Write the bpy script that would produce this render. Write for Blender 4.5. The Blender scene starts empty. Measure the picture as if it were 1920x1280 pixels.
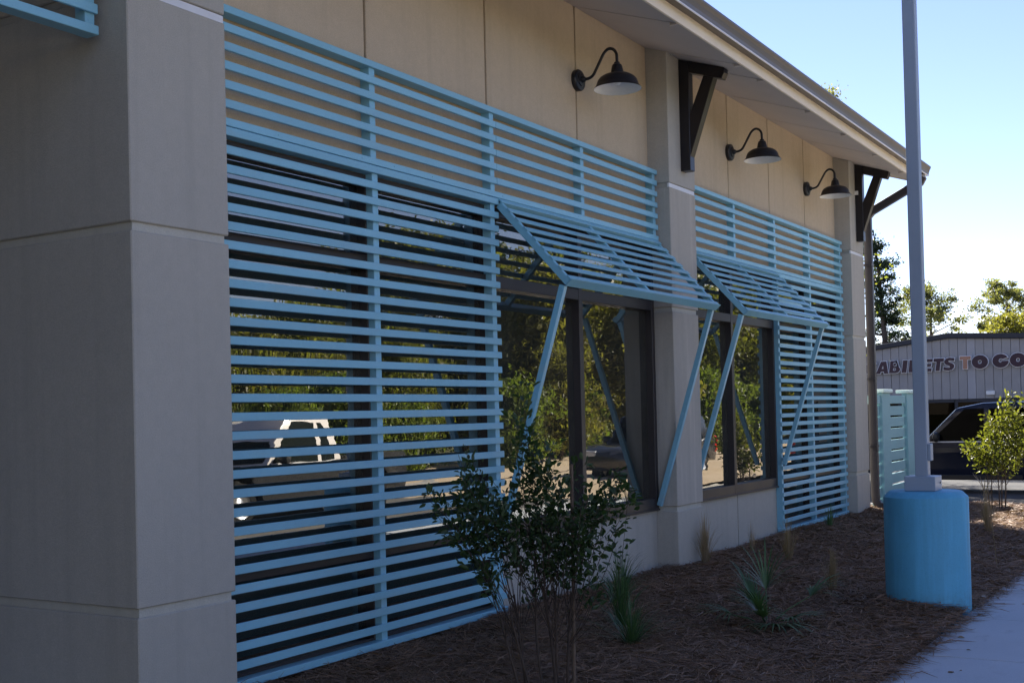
import bpy, bmesh, math, random
import numpy as np
from mathutils import Vector, Matrix
random.seed(7); rng = np.random.default_rng(7)
sc = bpy.context.scene
COL = sc.collection

# ------------------------------------------------------------------ camera, sky, sun, exposure
def make_camera():
    f, psi, th, rho, py = 2240.6, 0.55085, 0.01607, 0.02386, 742.5
    s, c = math.sin, math.cos
    F = Vector((-s(psi)*c(th), c(psi)*c(th), s(th)))
    r0 = Vector((c(psi), s(psi), 0)); u0 = r0.cross(F)
    r = r0*c(rho) - u0*s(rho); u = u0*c(rho) + r0*s(rho)
    cd = bpy.data.cameras.new('camera'); co = bpy.data.objects.new('camera', cd); COL.objects.link(co)
    M = Matrix((r, u, -F)).transposed().to_4x4(); M.translation = Vector((4.8, 0, 1.5))
    co.matrix_world = M
    cd.sensor_fit = 'HORIZONTAL'; cd.sensor_width = 36; cd.lens = 36*f/1920
    cd.shift_y = (py-640)/1920
    cd.clip_start = 0.05; cd.clip_end = 2000
    sc.camera = co
make_camera()
SUN = Vector((-0.70, 0.714, math.tan(math.radians(35)))).normalized()
SUN_EL = math.asin(SUN.z); SUN_ROT = math.atan2(SUN.x, SUN.y) % (2*math.pi)
w = bpy.data.worlds.new('World'); sc.world = w; w.use_nodes = True
wn = w.node_tree.nodes; wl = w.node_tree.links
sky = wn.new('ShaderNodeTexSky'); sky.sky_type = 'NISHITA'; sky.sun_disc = False
sky.sun_elevation = SUN_EL; sky.sun_rotation = SUN_ROT
sky.air_density = 0.9; sky.dust_density = 0.0; sky.ozone_density = 1.8; sky.altitude = 10
bg = wn['Background']; bg.inputs['Strength'].default_value = 0.061
tint = wn.new('ShaderNodeMix'); tint.data_type = 'RGBA'; tint.blend_type = 'MULTIPLY'; tint.inputs['Factor'].default_value = 1
tint.inputs['B'].default_value = (0.95, 0.845, 0.99, 1)
wl.new(sky.outputs['Color'], tint.inputs['A']); wl.new(tint.outputs['Result'], bg.inputs['Color'])
sd = bpy.data.lights.new('sun', 'SUN'); sd.energy = 5.0; sd.angle = math.radians(0.53); sd.color = (1, 0.93, 0.82)
so = bpy.data.objects.new('sun', sd); COL.objects.link(so)
so.rotation_euler = SUN.to_track_quat('Z', 'Y').to_euler()
sc.view_settings.view_transform = 'Standard'; sc.view_settings.look = 'None'
sc.view_settings.exposure = 1.92; sc.view_settings.gamma = 1; sc.view_settings.use_curve_mapping = False
sc.cycles.max_bounces = 8; sc.cycles.transparent_max_bounces = 16

# ------------------------------------------------------------------ materials
def _mat(name):
    m = bpy.data.materials.new(name); m.use_nodes = True
    nt = m.node_tree; return m, nt, nt.nodes, nt.links, nt.nodes['Principled BSDF']
def coords(N, L, scale=(1, 1, 1), kind='Object'):
    tc = N.new('ShaderNodeTexCoord'); mp = N.new('ShaderNodeMapping'); mp.inputs['Scale'].default_value = scale
    L.new(tc.outputs[kind], mp.inputs['Vector']); return mp.outputs['Vector']
def wpos(N, L, scale=(1, 1, 1)):
    g = N.new('ShaderNodeNewGeometry'); mp = N.new('ShaderNodeMapping'); mp.inputs['Scale'].default_value = scale
    L.new(g.outputs['Position'], mp.inputs['Vector']); return mp.outputs['Vector']
def noise(N, L, vec, scale, detail=4, rough=0.55):
    n = N.new('ShaderNodeTexNoise'); n.inputs['Scale'].default_value = scale
    n.inputs['Detail'].default_value = detail; n.inputs['Roughness'].default_value = rough
    L.new(vec, n.inputs['Vector']); return n.outputs['Fac']
def ramp(N, L, fac, stops):
    r = N.new('ShaderNodeValToRGB'); cr = r.color_ramp
    while len(cr.elements) < len(stops): cr.elements.new(0.5)
    for e, (p, c) in zip(cr.elements, stops):
        e.position = p; e.color = (*c, 1) if len(c) == 3 else c
    L.new(fac, r.inputs['Fac']); return r.outputs['Color']
def mixc(N, L, fac, a, b, mode='MIX'):
    m = N.new('ShaderNodeMix'); m.data_type = 'RGBA'; m.blend_type = mode
    for sck, v in ((m.inputs['Factor'], fac), (m.inputs['A'], a), (m.inputs['B'], b)):
        if hasattr(v, 'links'): L.new(v, sck)
        elif isinstance(v, (int, float)): sck.default_value = v
        else: sck.default_value = (*v, 1)
    return m.outputs['Result']
def bump(N, L, P, h, strength, dist):
    b = N.new('ShaderNodeBump'); b.inputs['Strength'].default_value = strength; b.inputs['Distance'].default_value = dist
    L.new(h, b.inputs['Height']); L.new(b.outputs['Normal'], P.inputs['Normal'])
def sh(c, k): return tuple(min(1, x*k) for x in c)

def mat_stucco(name, col, streak=0.0):
    m, nt, N, L, P = _mat(name); v = wpos(N, L)
    a = noise(N, L, v, 0.9, 3); b = noise(N, L, v, 14, 5, 0.65); c = noise(N, L, v, 170, 2, 0.7)
    k = ramp(N, L, a, [(0.3, sh(col, 0.92)), (0.7, sh(col, 1.06))])
    k = mixc(N, L, 0.5, k, ramp(N, L, b, [(0.3, sh(col, 0.86)), (0.7, sh(col, 1.09))]))
    k = mixc(N, L, 0.4, k, ramp(N, L, c, [(0.3, sh(col, 0.7)), (0.7, sh(col, 1.25))]))
    if streak:
        sv = wpos(N, L, (7, 7, 0.45)); s1 = noise(N, L, sv, 1.1, 5, 0.62)
        f = ramp(N, L, s1, [(0.52, (0, 0, 0)), (0.68, (streak,)*3)])
        k = mixc(N, L, f, k, sh(col, 1.45))
    sv2 = wpos(N, L, (6, 6, 0.25)); s2 = noise(N, L, sv2, 1.3, 4, 0.6)
    k = mixc(N, L, ramp(N, L, s2, [(0.5, (0, 0, 0)), (0.75, (0.35,)*3)]), k, sh(col, 0.72))
    L.new(k, P.inputs['Base Color']); P.inputs['Roughness'].default_value = 0.92
    P.inputs['Specular IOR Level'].default_value = 0.2
    h = N.new('ShaderNodeMath'); h.operation = 'ADD'; L.new(c, h.inputs[0]); L.new(b, h.inputs[1])
    bump(N, L, P, h.outputs[0], 0.45, 0.003)
    return m
def mat_paint(name, col, rough=0.45, var=0.08, spec=0.5, dirt=0.12, metal=0.0, bumpk=0.08, vary=0.0, splash=None):
    m, nt, N, L, P = _mat(name); v = wpos(N, L)
    a = noise(N, L, v, 2.3, 4); b = noise(N, L, v, 60, 3)
    k = ramp(N, L, a, [(0.25, sh(col, 1-var)), (0.75, sh(col, 1+var))])
    k = mixc(N, L, ramp(N, L, b, [(0.55, (0, 0, 0)), (0.8, (dirt,)*3)]), k, sh(col, 0.5))
    if vary:
        oi = N.new('ShaderNodeObjectInfo'); k = mixc(N, L, 1.0, k, ramp(N, L, oi.outputs['Random'], [(0, (1-vary,)*3), (1, (1+vary*0.5,)*3)]), 'MULTIPLY')
        dn = noise(N, L, wpos(N, L, (1, 0.7, 5)), 1.7, 5, 0.7); k = mixc(N, L, ramp(N, L, dn, [(0.52, (0, 0, 0)), (0.72, (0.22,)*3)]), k, (0.42, 0.42, 0.38))
    if splash:
        sep = N.new('ShaderNodeSeparateXYZ'); g = N.new('ShaderNodeNewGeometry'); L.new(g.outputs['Position'], sep.inputs[0])
        mr = N.new('ShaderNodeMapRange'); L.new(sep.outputs['Z'], mr.inputs['Value']); mr.inputs['From Min'].default_value = splash[0]; mr.inputs['From Max'].default_value = splash[1]
        mr.inputs['To Min'].default_value = 1; mr.inputs['To Max'].default_value = 0
        pn = noise(N, L, wpos(N, L), 22, 6, 0.75); mm = N.new('ShaderNodeMath'); mm.operation = 'MULTIPLY'; L.new(mr.outputs[0], mm.inputs[0])
        L.new(ramp(N, L, pn, [(0.40, (0, 0, 0)), (0.75, (0.7,)*3)]), mm.inputs[1]); k = mixc(N, L, mm.outputs[0], k, (0.10, 0.07, 0.05))
        st = noise(N, L, wpos(N, L, (14, 14, 0.8)), 1.0, 5, 0.7); k = mixc(N, L, ramp(N, L, st, [(0.5, (0, 0, 0)), (0.75, (0.4,)*3)]), k, sh(col, 1.5))
        ch = noise(N, L, wpos(N, L), 9, 3, 0.5); k = mixc(N, L, ramp(N, L, ch, [(0.745, (0, 0, 0)), (0.755, (0.6,)*3)]), k, (0.3, 0.3, 0.28))
    L.new(k, P.inputs['Base Color']); P.inputs['Metallic'].default_value = metal
    P.inputs['Specular IOR Level'].default_value = spec
    r = N.new('ShaderNodeMapRange'); L.new(a, r.inputs['Value'])
    r.inputs['To Min'].default_value = rough-0.08; r.inputs['To Max'].default_value = rough+0.1
    L.new(r.outputs['Result'], P.inputs['Roughness'])
    bump(N, L, P, b, bumpk, 0.002)
    return m
def mat_leaf(name, c1, c2, trans=0.45, rough=0.45):
    m, nt, N, L, P = _mat(name)
    g = N.new('ShaderNodeNewGeometry')
    k = ramp(N, L, g.outputs['Random Per Island'], [(0.0, c1), (0.55, tuple((a+b)/2 for a, b in zip(c1, c2))), (1.0, c2)])
    n = noise(N, L, wpos(N, L), 0.8, 3); k = mixc(N, L, 0.5, k, mixc(N, L, n, sh(c1, 0.7), sh(c2, 1.15)))
    L.new(k, P.inputs['Base Color']); P.inputs['Roughness'].default_value = rough
    t = N.new('ShaderNodeBsdfTranslucent'); L.new(mixc(N, L, 1.0, k, (1.5, 1.6, 0.6), 'MULTIPLY'), t.inputs['Color'])
    mx = N.new('ShaderNodeMixShader'); mx.inputs[0].default_value = trans
    L.new(P.outputs[0], mx.inputs[1]); L.new(t.outputs[0], mx.inputs[2]); L.new(mx.outputs[0], nt.nodes['Material Output'].inputs['Surface'])
    return m
def mat_bark(name, c1, c2):
    m, nt, N, L, P = _mat(name); v = wpos(N, L, (1, 1, 0.3))
    n = noise(N, L, v, 40, 5, 0.65)
    L.new(ramp(N, L, n, [(0.3, c1), (0.7, c2)]), P.inputs['Base Color']); P.inputs['Roughness'].default_value = 0.9
    bump(N, L, P, n, 0.6, 0.01); return m
def mat_glass(name, ior=2.3, tint=(0.42, 0.43, 0.38), wav=0.0012, film=0.0):
    m, nt, N, L, P = _mat(name); N.remove(P)
    fr = N.new('ShaderNodeFresnel'); fr.inputs['IOR'].default_value = ior
    gl = N.new('ShaderNodeBsdfGlossy'); gl.inputs['Roughness'].default_value = 0.0; gl.inputs['Color'].default_value = (0.93, 0.92, 0.86, 1)
    tr = N.new('ShaderNodeBsdfTransparent'); tr.inputs['Color'].default_value = (*tint, 1)
    mx = N.new('ShaderNodeMixShader'); L.new(fr.outputs[0], mx.inputs[0]); L.new(tr.outputs[0], mx.inputs[1]); L.new(gl.outputs[0], mx.inputs[2])
    df = N.new('ShaderNodeBsdfDiffuse'); df.inputs['Color'].default_value = (0.55, 0.56, 0.50, 1)
    m2 = N.new('ShaderNodeMixShader'); dn = noise(N, L, wpos(N, L, (1, 1, 0.6)), 3.0, 5, 0.65)
    L.new(ramp(N, L, dn, [(0.3, (film*0.7,)*3), (0.7, (film*1.4,)*3)]), m2.inputs[0]); L.new(mx.outputs[0], m2.inputs[1]); L.new(df.outputs[0], m2.inputs[2])
    L.new(m2.outputs[0], nt.nodes['Material Output'].inputs['Surface'])
    if wav:
        n = noise(N, L, wpos(N, L, (1, 0.8, 3.2)), 2.2, 2); b = N.new('ShaderNodeBump'); b.inputs['Distance'].default_value = wav; b.inputs['Strength'].default_value = 0.5
        L.new(n, b.inputs['Height']); L.new(b.outputs[0], gl.inputs['Normal'])
    return m
def mat_ground(name, c1, c2, c3, s1=3, s2=60, rough=0.95, bk=0.5, bd=0.02):
    m, nt, N, L, P = _mat(name); v = wpos(N, L)
    a = noise(N, L, v, s1, 5); b = noise(N, L, v, s2, 4, 0.7)
    k = mixc(N, L, ramp(N, L, a, [(0.35, (0, 0, 0)), (0.65, (1, 1, 1))]), c1, c2)
    k = mixc(N, L, ramp(N, L, b, [(0.45, (0, 0, 0)), (0.75, (0.7,)*3)]), k, c3)
    L.new(k, P.inputs['Base Color']); P.inputs['Roughness'].default_value = rough; P.inputs['Specular IOR Level'].default_value = 0.2
    bump(N, L, P, b, bk, bd); return m
def mat_concrete(name, col):
    m, nt, N, L, P = _mat(name); v = wpos(N, L)
    a = noise(N, L, v, 1.2, 5, 0.6); b = noise(N, L, v, 90, 4, 0.7); br = noise(N, L, wpos(N, L, (2.5, 160, 2.5)), 1.0, 2)
    k = ramp(N, L, a, [(0.25, sh(col, 0.86)), (0.75, sh(col, 1.08))])
    k = mixc(N, L, 0.45, k, ramp(N, L, b, [(0.3, sh(col, 0.8)), (0.7, sh(col, 1.14))]))
    sp = noise(N, L, wpos(N, L, (5, 2, 5)), 1.7, 5, 0.7)
    k = mixc(N, L, ramp(N, L, sp, [(0.58, (0, 0, 0)), (0.72, (0.4,)*3)]), k, sh(col, 0.6))
    L.new(k, P.inputs['Base Color']); P.inputs['Roughness'].default_value = 0.9; P.inputs['Specular IOR Level'].default_value = 0.25
    h = N.new('ShaderNodeMath'); h.operation = 'ADD'; L.new(b, h.inputs[0]); L.new(br, h.inputs[1]); bump(N, L, P, h.outputs[0], 0.35, 0.003)
    return m

M = {}
M['tan'] = mat_stucco('tan_stucco', (0.565, 0.46, 0.33))
M['greige'] = mat_stucco('greige_stucco', (0.465, 0.44, 0.385), 0.0)
M['greige_streaked'] = mat_stucco('greige_stucco_streaked', (0.47, 0.435, 0.375), 0.42)
M['sealant'] = mat_stucco('brown_joint_sealant', (0.20, 0.15, 0.11))
M['band'] = mat_stucco('joint_band', (0.53, 0.51, 0.44))
M['flash'] = mat_paint('white_flashing', (0.75, 0.75, 0.76), 0.4)
M['aqua'] = mat_paint('aqua_paint', (0.25, 0.54, 0.68), 0.38, 0.05, dirt=0.16, vary=0.06)
M['bronze'] = mat_paint('bronze_frame', (0.035, 0.03, 0.032), 0.4, 0.1)
M['black'] = mat_paint('black_enamel', (0.012, 0.012, 0.016), 0.35, 0.1)
M['darkwood'] = mat_paint('dark_brown_paint', (0.012, 0.010, 0.013), 0.34, 0.15)
M['shade_white'] = mat_paint('white_enamel', (0.8, 0.8, 0.78), 0.35)
M['soffit'] = mat_paint('soffit_panel_paint', (0.60, 0.53, 0.48), 0.7, 0.05, 0.3)
M['cream'] = mat_paint('cream_fascia', (0.9, 0.79, 0.62), 0.5, 0.05, 0.3)
M['gutter'] = mat_paint('brown_gutter', (0.125, 0.10, 0.083), 0.4, 0.08)
M['bead'] = mat_paint('pale_metal_bead', (0.75, 0.75, 0.78), 0.3)
M['downspout'] = mat_paint('bronze_downspout', (0.055, 0.05, 0.055), 0.4, 0.1)
M['glass'] = mat_glass('window_glass', 3.2, film=0.04)
M['pole'] = mat_paint('grey_pole_paint', (0.30, 0.36, 0.43), 0.45, 0.05)
M['pedestal'] = mat_paint('blue_concrete_paint', (0.105, 0.385, 0.57), 0.6, 0.12, 0.35, 0.25, bumpk=0.6, splash=(-0.08, 0.09))
M['gatepaint'] = mat_paint('pale_teal_fence_paint', (0.27, 0.46, 0.49), 0.6, 0.06, 0.3)
M['cap_sunlit'] = mat_paint('sunlit_cap_paint', (0.62, 0.78, 0.74), 0.6, 0.05)  # paler than the fence to paint in the sun on the caps
M['roof'] = mat_paint('brown_roof_shingle', (0.10, 0.085, 0.07), 0.9, 0.2)
M['inside'] = mat_paint('dark_interior', (0.30, 0.28, 0.24), 0.8, 0.1)
M['concrete'] = mat_concrete('sidewalk_concrete', (0.50, 0.525, 0.56))
M['kerbc'] = mat_concrete('kerb_concrete', (0.30, 0.29, 0.28))
M['mulch'] = mat_ground('mulch_base', (0.065, 0.035, 0.022), (0.11, 0.063, 0.038), (0.035, 0.02, 0.013), 4, 70)
M['asphalt'] = mat_ground('asphalt', (0.06, 0.06, 0.062), (0.085, 0.083, 0.08), (0.045, 0.045, 0.046), 0.6, 120, 0.9, 0.3, 0.006)
M['paleroad'] = mat_ground('pale_road', (0.30, 0.28, 0.25), (0.36, 0.335, 0.30), (0.22, 0.20, 0.18), 0.5, 110, 0.9, 0.3, 0.006)
M['greyroad'] = mat_ground('worn_asphalt', (0.12, 0.115, 0.11), (0.15, 0.145, 0.135), (0.085, 0.08, 0.078), 0.5, 110, 0.9, 0.3, 0.006)
M['apron_bounce'] = mat_concrete('bounce_apron_concrete', (0.45, 0.42, 0.37))  # pale colour of the added bounce surface
M['sand'] = mat_ground('sandy_verge', (0.50, 0.39, 0.27), (0.56, 0.45, 0.33), (0.27, 0.20, 0.13), 0.7, 18)
M['grassland'] = mat_ground('rough_grass_ground', (0.07, 0.075, 0.03), (0.13, 0.115, 0.055), (0.045, 0.05, 0.02), 0.3, 9)
M['bark'] = mat_bark('bark', (0.05, 0.035, 0.026), (0.14, 0.10, 0.075))
M['stem'] = mat_bark('crape_stem', (0.035, 0.024, 0.018), (0.10, 0.068, 0.048))
M['stake'] = mat_bark('tan_stake', (0.11, 0.075, 0.05), (0.18, 0.125, 0.085))
M['leaf_dark'] = mat_leaf('shrub_leaf', (0.018, 0.042, 0.018), (0.065, 0.11, 0.036), 0.35)
M['leaf_gold'] = mat_leaf('sunny_leaf', (0.05, 0.075, 0.015), (0.15, 0.14, 0.03), 0.5)
M['leaf_tree'] = mat_leaf('tree_leaf', (0.085, 0.105, 0.03), (0.21, 0.20, 0.05), 0.55)
M['leaf_olive'] = mat_leaf('olive_leaf', (0.10, 0.105, 0.032), (0.23, 0.205, 0.065), 0.55)  # olive leaves lightened in place of haze on the far trees
M['leaf_bright'] = mat_leaf('bright_leaf', (0.075, 0.12, 0.022), (0.18, 0.21, 0.05), 0.5)
M['leaf_evergreen'] = mat_leaf('evergreen_leaf', (0.012, 0.025, 0.012), (0.035, 0.055, 0.02), 0.3)
M['leaf_pine_hazed'] = mat_leaf('hazed_pine_needle', (0.105, 0.12, 0.06), (0.20, 0.19, 0.10), 0.55)  # needles lightened to stand in for haze over the far pines
M['palm'] = mat_leaf('palmetto_leaf', (0.045, 0.10, 0.040), (0.10, 0.18, 0.07), 0.25)
M['muhly'] = mat_leaf('green_grass_blade', (0.035, 0.08, 0.032), (0.08, 0.15, 0.055), 0.25)
M['drygrass'] = mat_leaf('dry_grass_blade', (0.22, 0.15, 0.09), (0.46, 0.34, 0.22), 0.25, 0.7)
M['straw'] = mat_leaf('pine_straw', (0.085, 0.047, 0.027), (0.37, 0.215, 0.125), 0.1, 0.65)
M['deadleaf'] = mat_leaf('dead_leaf', (0.14, 0.07, 0.035), (0.36, 0.24, 0.13), 0.15, 0.7)
M['pebble'] = mat_paint('white_scrap', (0.75, 0.74, 0.72), 0.6)
M['carnavy'] = mat_paint('navy_car_paint', (0.007, 0.010, 0.022), 0.12, 0.02, 0.4, 0.0, bumpk=0.0)
M['carwhite'] = mat_paint('white_car_paint', (0.78, 0.72, 0.68), 0.2, 0.02, 0.6, 0.0, bumpk=0.0)
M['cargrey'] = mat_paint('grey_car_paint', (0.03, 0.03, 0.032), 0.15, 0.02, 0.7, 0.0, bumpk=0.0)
M['carglass'] = mat_glass('car_glass', 1.2, (0.12, 0.14, 0.13), 0)
M['rubber'] = mat_paint('tyre_rubber', (0.012, 0.012, 0.012), 0.8, 0.1, 0.2)
M['alloy'] = mat_paint('alloy_rim', (0.5, 0.5, 0.52), 0.3, 0.05, metal=0.8)
M['trimblack'] = mat_paint('black_trim', (0.012, 0.012, 0.013), 0.5)
M['redlight'] = mat_paint('red_lens', (0.62, 0.02, 0.012), 0.2)
M['lamp_lens'] = mat_paint('clear_lens', (0.6, 0.62, 0.65), 0.15)
M['siding'] = mat_paint('grey_metal_siding', (0.31, 0.30, 0.30), 0.55, 0.07, 0.4, 0.1)
M['siding_light'] = mat_paint('grey_metal_siding_pale', (0.36, 0.355, 0.37), 0.55, 0.07, 0.4, 0.1)
M['trimdark'] = mat_paint('dark_roof_trim', (0.018, 0.02, 0.03), 0.5)
M['maroon'] = mat_paint('maroon_letter_face', (0.030, 0.005, 0.018), 0.4, 0.15)
M['letter_white'] = mat_paint('white_letter_edge', (0.78, 0.78, 0.82), 0.5)
M['letter_tan'] = mat_paint('faded_tan_letter', (0.38, 0.20, 0.13), 0.6, 0.12)
M['shopglass'] = mat_glass('shop_glass', 1.15, (0.15, 0.15, 0.16), 0)

# ------------------------------------------------------------------ object helpers
def mesh_from(name, verts, faces, mat=None, smooth=False):
    me = bpy.data.meshes.new(name); me.from_pydata([tuple(v) for v in verts], [], faces); me.update()
    if mat: me.materials.append(mat)
    if smooth:
        me.polygons.foreach_set('use_smooth', [True]*len(me.polygons))
    return me
def mesh_np(name, V, loops, counts, mat, smooth=False):
    me = bpy.data.meshes.new(name); V = np.ascontiguousarray(V, dtype=np.float32)
    loops = np.ascontiguousarray(loops, dtype=np.int32).ravel(); counts = np.asarray(counts, dtype=np.int32)
    me.vertices.add(len(V)); me.vertices.foreach_set('co', V.ravel())
    me.loops.add(len(loops)); me.loops.foreach_set('vertex_index', loops)
    me.polygons.add(len(counts)); st = np.concatenate([[0], np.cumsum(counts)[:-1]]).astype(np.int32)
    me.polygons.foreach_set('loop_start', st); me.polygons.foreach_set('loop_total', counts)
    if smooth: me.polygons.foreach_set('use_smooth', np.ones(len(counts), dtype=bool))
    me.update(calc_edges=True); me.validate(); me.materials.append(mat); return me
def link(name, data, parent=None, loc=(0, 0, 0), rot=(0, 0, 0)):
    o = bpy.data.objects.new(name, data); COL.objects.link(o)
    o.location = loc; o.rotation_euler = rot
    if parent: o.parent = parent
    return o
def tag(o, label=None, cat=None, group=None, kind=None):
    if label: o['label'] = label
    if cat: o['category'] = cat
    if group: o['group'] = group
    if kind: o['kind'] = kind
    return o
def thing(name, label, cat, loc=(0, 0, 0), rz=0, group=None):
    o = link(name, None, None, loc, (0, 0, rz)); o.empty_display_size = 0.2
    return tag(o, label, cat, group)
def structure(o): o['kind'] = 'structure'; return o
class B:
    """collects simple shapes into one mesh"""
    def __init__(s): s.v = []; s.f = []
    def poly(s, vs, fs):
        n = len(s.v); s.v += [tuple(v) for v in vs]; s.f += [[i+n for i in f] for f in fs]; return s
    def box(s, x0, x1, y0, y1, z0, z1):
        return s.poly([(x0, y0, z0), (x1, y0, z0), (x1, y1, z0), (x0, y1, z0), (x0, y0, z1), (x1, y0, z1), (x1, y1, z1), (x0, y1, z1)],
                      [[0, 3, 2, 1], [4, 5, 6, 7], [0, 1, 5, 4], [1, 2, 6, 5], [2, 3, 7, 6], [3, 0, 4, 7]])
    def prism(s, pts, axis, a0, a1):
        """closed 2D outline pts swept along axis ('x','y','z') from a0 to a1"""
        n = len(pts)
        def mk(p, a):
            return {'x': (a, p[0], p[1]), 'y': (p[0], a, p[1]), 'z': (p[0], p[1], a)}[axis]
        vs = [mk(p, a0) for p in pts] + [mk(p, a1) for p in pts]
        fs = [list(range(n))[::-1], list(range(n, 2*n))] + [[i, (i+1) % n, n+(i+1) % n, n+i] for i in range(n)]
        return s.poly(vs, fs)
    def tube(s, pts, rad, n=8, cap=True):
        pts = [Vector(p) for p in pts]; rad = rad if isinstance(rad, (list, tuple)) else [rad]*len(pts)
        base = len(s.v); t0 = (pts[1]-pts[0]).normalized()
        a = t0.orthogonal().normalized()
        for i, p in enumerate(pts):
            t = (pts[min(i+1, len(pts)-1)]-pts[max(i-1, 0)]).normalized()
            a = (a-t*a.dot(t)).normalized(); b = t.cross(a)
            for k in range(n):
                an = 2*math.pi*k/n; s.v.append(tuple(p+(a*math.cos(an)+b*math.sin(an))*rad[i]))
        for i in range(len(pts)-1):
            for k in range(n):
                s.f.append([base+i*n+k, base+i*n+(k+1) % n, base+(i+1)*n+(k+1) % n, base+(i+1)*n+k])
        if cap:
            s.f.append([base+k for k in range(n)][::-1]); s.f.append([base+(len(pts)-1)*n+k for k in range(n)])
        return s
    def lathe(s, prof, c=(0, 0, 0), n=40, axis='z', close=False):
        base = len(s.v)
        for r, h in prof:
            for k in range(n):
                a = 2*math.pi*k/n; x, y = r*math.cos(a), r*math.sin(a)
                p = {'z': (x, y, h), 'x': (h, x, y), 'y': (x, h, y)}[axis]
                s.v.append((p[0]+c[0], p[1]+c[1], p[2]+c[2]))
        m = len(prof)
        for i in range(m-1 if not close else m):
            j = (i+1) % m
            for k in range(n):
                s.f.append([base+i*n+k, base+i*n+(k+1) % n, base+j*n+(k+1) % n, base+j*n+k])
        if not close:
            if prof[0][0] > 1e-4: s.f.append([base+k for k in range(n)][::-1])
            if prof[-1][0] > 1e-4: s.f.append([base+(m-1)*n+k for k in range(n)])
        return s
    def mesh(s, name, mat, bevel=0, smooth=False, angle=0.6, seg=1):
        me = mesh_from(name, s.v, s.f, mat)
        bm = bmesh.new(); bm.from_mesh(me)
        bmesh.ops.recalc_face_normals(bm, faces=bm.faces)
        if bevel:
            es = [e for e in bm.edges if len(e.link_faces) == 2 and e.calc_face_angle(0) > angle]
            bmesh.ops.bevel(bm, geom=es, offset=bevel, segments=seg, affect='EDGES', profile=0.6)
        if smooth:
            for f in bm.faces: f.smooth = True
            for e in bm.edges:
                if len(e.link_faces) == 2 and e.calc_face_angle(0) > angle: e.smooth = False
        bm.to_mesh(me); bm.free(); return me
    def build(s, name, mat, parent=None, loc=(0, 0, 0), **k):
        """vertices were given in world coordinates; parent at some world location"""
        if parent is not None:
            off = Vector((0, 0, 0)); p = parent
            while p: off += Vector(p.location); p = p.parent
            s.v = [tuple(Vector(v)-off) for v in s.v]
        return link(name, s.mesh(name, mat, **k), parent, loc)

def copy_thing(root, loc, rz=0.0, sc_=1.0):
    r = root.copy(); COL.objects.link(r); r.location = loc; r.rotation_euler = (0, 0, rz); r.scale = (sc_,)*3
    for ch in root.children:
        c = ch.copy(); COL.objects.link(c); c.parent = r
        for g in ch.children:
            d = g.copy(); COL.objects.link(d); d.parent = c
    return r

# ------------------------------------------------------------------ ground, paths, kerb
def gz(x, y):
    return -0.055 + 0.022*np.sin(1.9*x+0.6*y)*np.sin(1.3*y+0.4) + 0.012*np.sin(5.1*x+1.2)*np.sin(4.3*y) - 0.03*np.clip((x-2.0), 0, 1) + 0.035*np.exp(-(((x-2.55)**2+(y-9.72)**2)-0.12)/0.16)*(x < 2.95)*(y < 9.72)
def sheet(name, x0, x1, y0, y1, z, mat, z2=None):
    z2 = z if z2 is None else z2
    o = link(name, mesh_from(name, [(x0, y0, z), (x1, y0, z), (x1, y1, z2), (x0, y1, z2)], [[0, 1, 2, 3]], mat)); return structure(o)
sheet('ground', -300, 300, -120, 24, -0.30, M['grassland'])
sheet('ground_beyond', -300, 300, 24, 60, -0.30, M['grassland'], -1.2)
sheet('ground_far', -300, 300, 60, 900, -1.2, M['grassland'])
def grid(name, x0, x1, y0, y1, nx, ny, fz, mat):
    X, Y = np.meshgrid(np.linspace(x0, x1, nx), np.linspace(y0, y1, ny)); Z = fz(X, Y)
    V = np.stack([X, Y, Z], -1).reshape(-1, 3); i = np.arange(nx*ny).reshape(ny, nx)
    q = np.stack([i[:-1, :-1], i[:-1, 1:], i[1:, 1:], i[1:, :-1]], -1).reshape(-1, 4)
    return link(name, mesh_np(name, V, q, [4]*len(q), mat, True))
structure(grid('mulch_bed', -0.24, 2.925, 2.0, 19.62, 66, 330, lambda x, y: gz(x, y)-0.012, M['mulch']))
sheet('parking_lot', -45, 2.9, 19.9, 24, -0.19, M['asphalt'])
sheet('bounce_apron', 2.9, 5.45, 19.9, 24, -0.19, M['apron_bounce'])  # pale apron added to bounce sunlight onto the walls and eaves
sheet('parking_lot_far', -45, 3.5, 24, 60, -0.185, M['asphalt'], -1.1)
sheet('bounce_apron_far', 3.5, 5.45, 24, 60, -0.185, M['apron_bounce'], -1.1)  # added bounce surface, continued farther along
sheet('driveway', 5.45, 11.6, -30, 21, -0.19, M['greyroad'])
sheet('driveway_end', 5.45, 11.6, 21, 60, -0.186, M['sand'])
sheet('sandy_verge', 11.75, 18.5, -30, 75, -0.17, M['sand'])
k = B().box(1.0, 5.3, 19.63, 19.86, -0.3, -0.075).box(-4, 0.99, 19.635, 19.86, -0.3, -0.075)
structure(k.build('kerb', M['kerbc'], bevel=0.012))
structure(B().box(5.22, 5.42, -20, 19.6, -0.3, -0.098).build('driveway_kerb', M['kerbc'], bevel=0.012))
structure(B().box(11.55, 11.75, -30, 24, -0.3, -0.06).build('verge_kerb', M['kerbc'], bevel=0.012))
# sidewalk, each slab a part
walk = structure(link('sidewalk', None, None, (2.93, 0, -0.1)))
slab = B().box(0.0, 2.2, 0.006, 1.514, -0.12, 0.0).mesh('slab', M['concrete'], bevel=0.008)
for i in range(-2, 13):
    link('slab', slab, walk, (0.0, 1.52*i+0.35, 0.002*random.uniform(-1, 1)))

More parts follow.
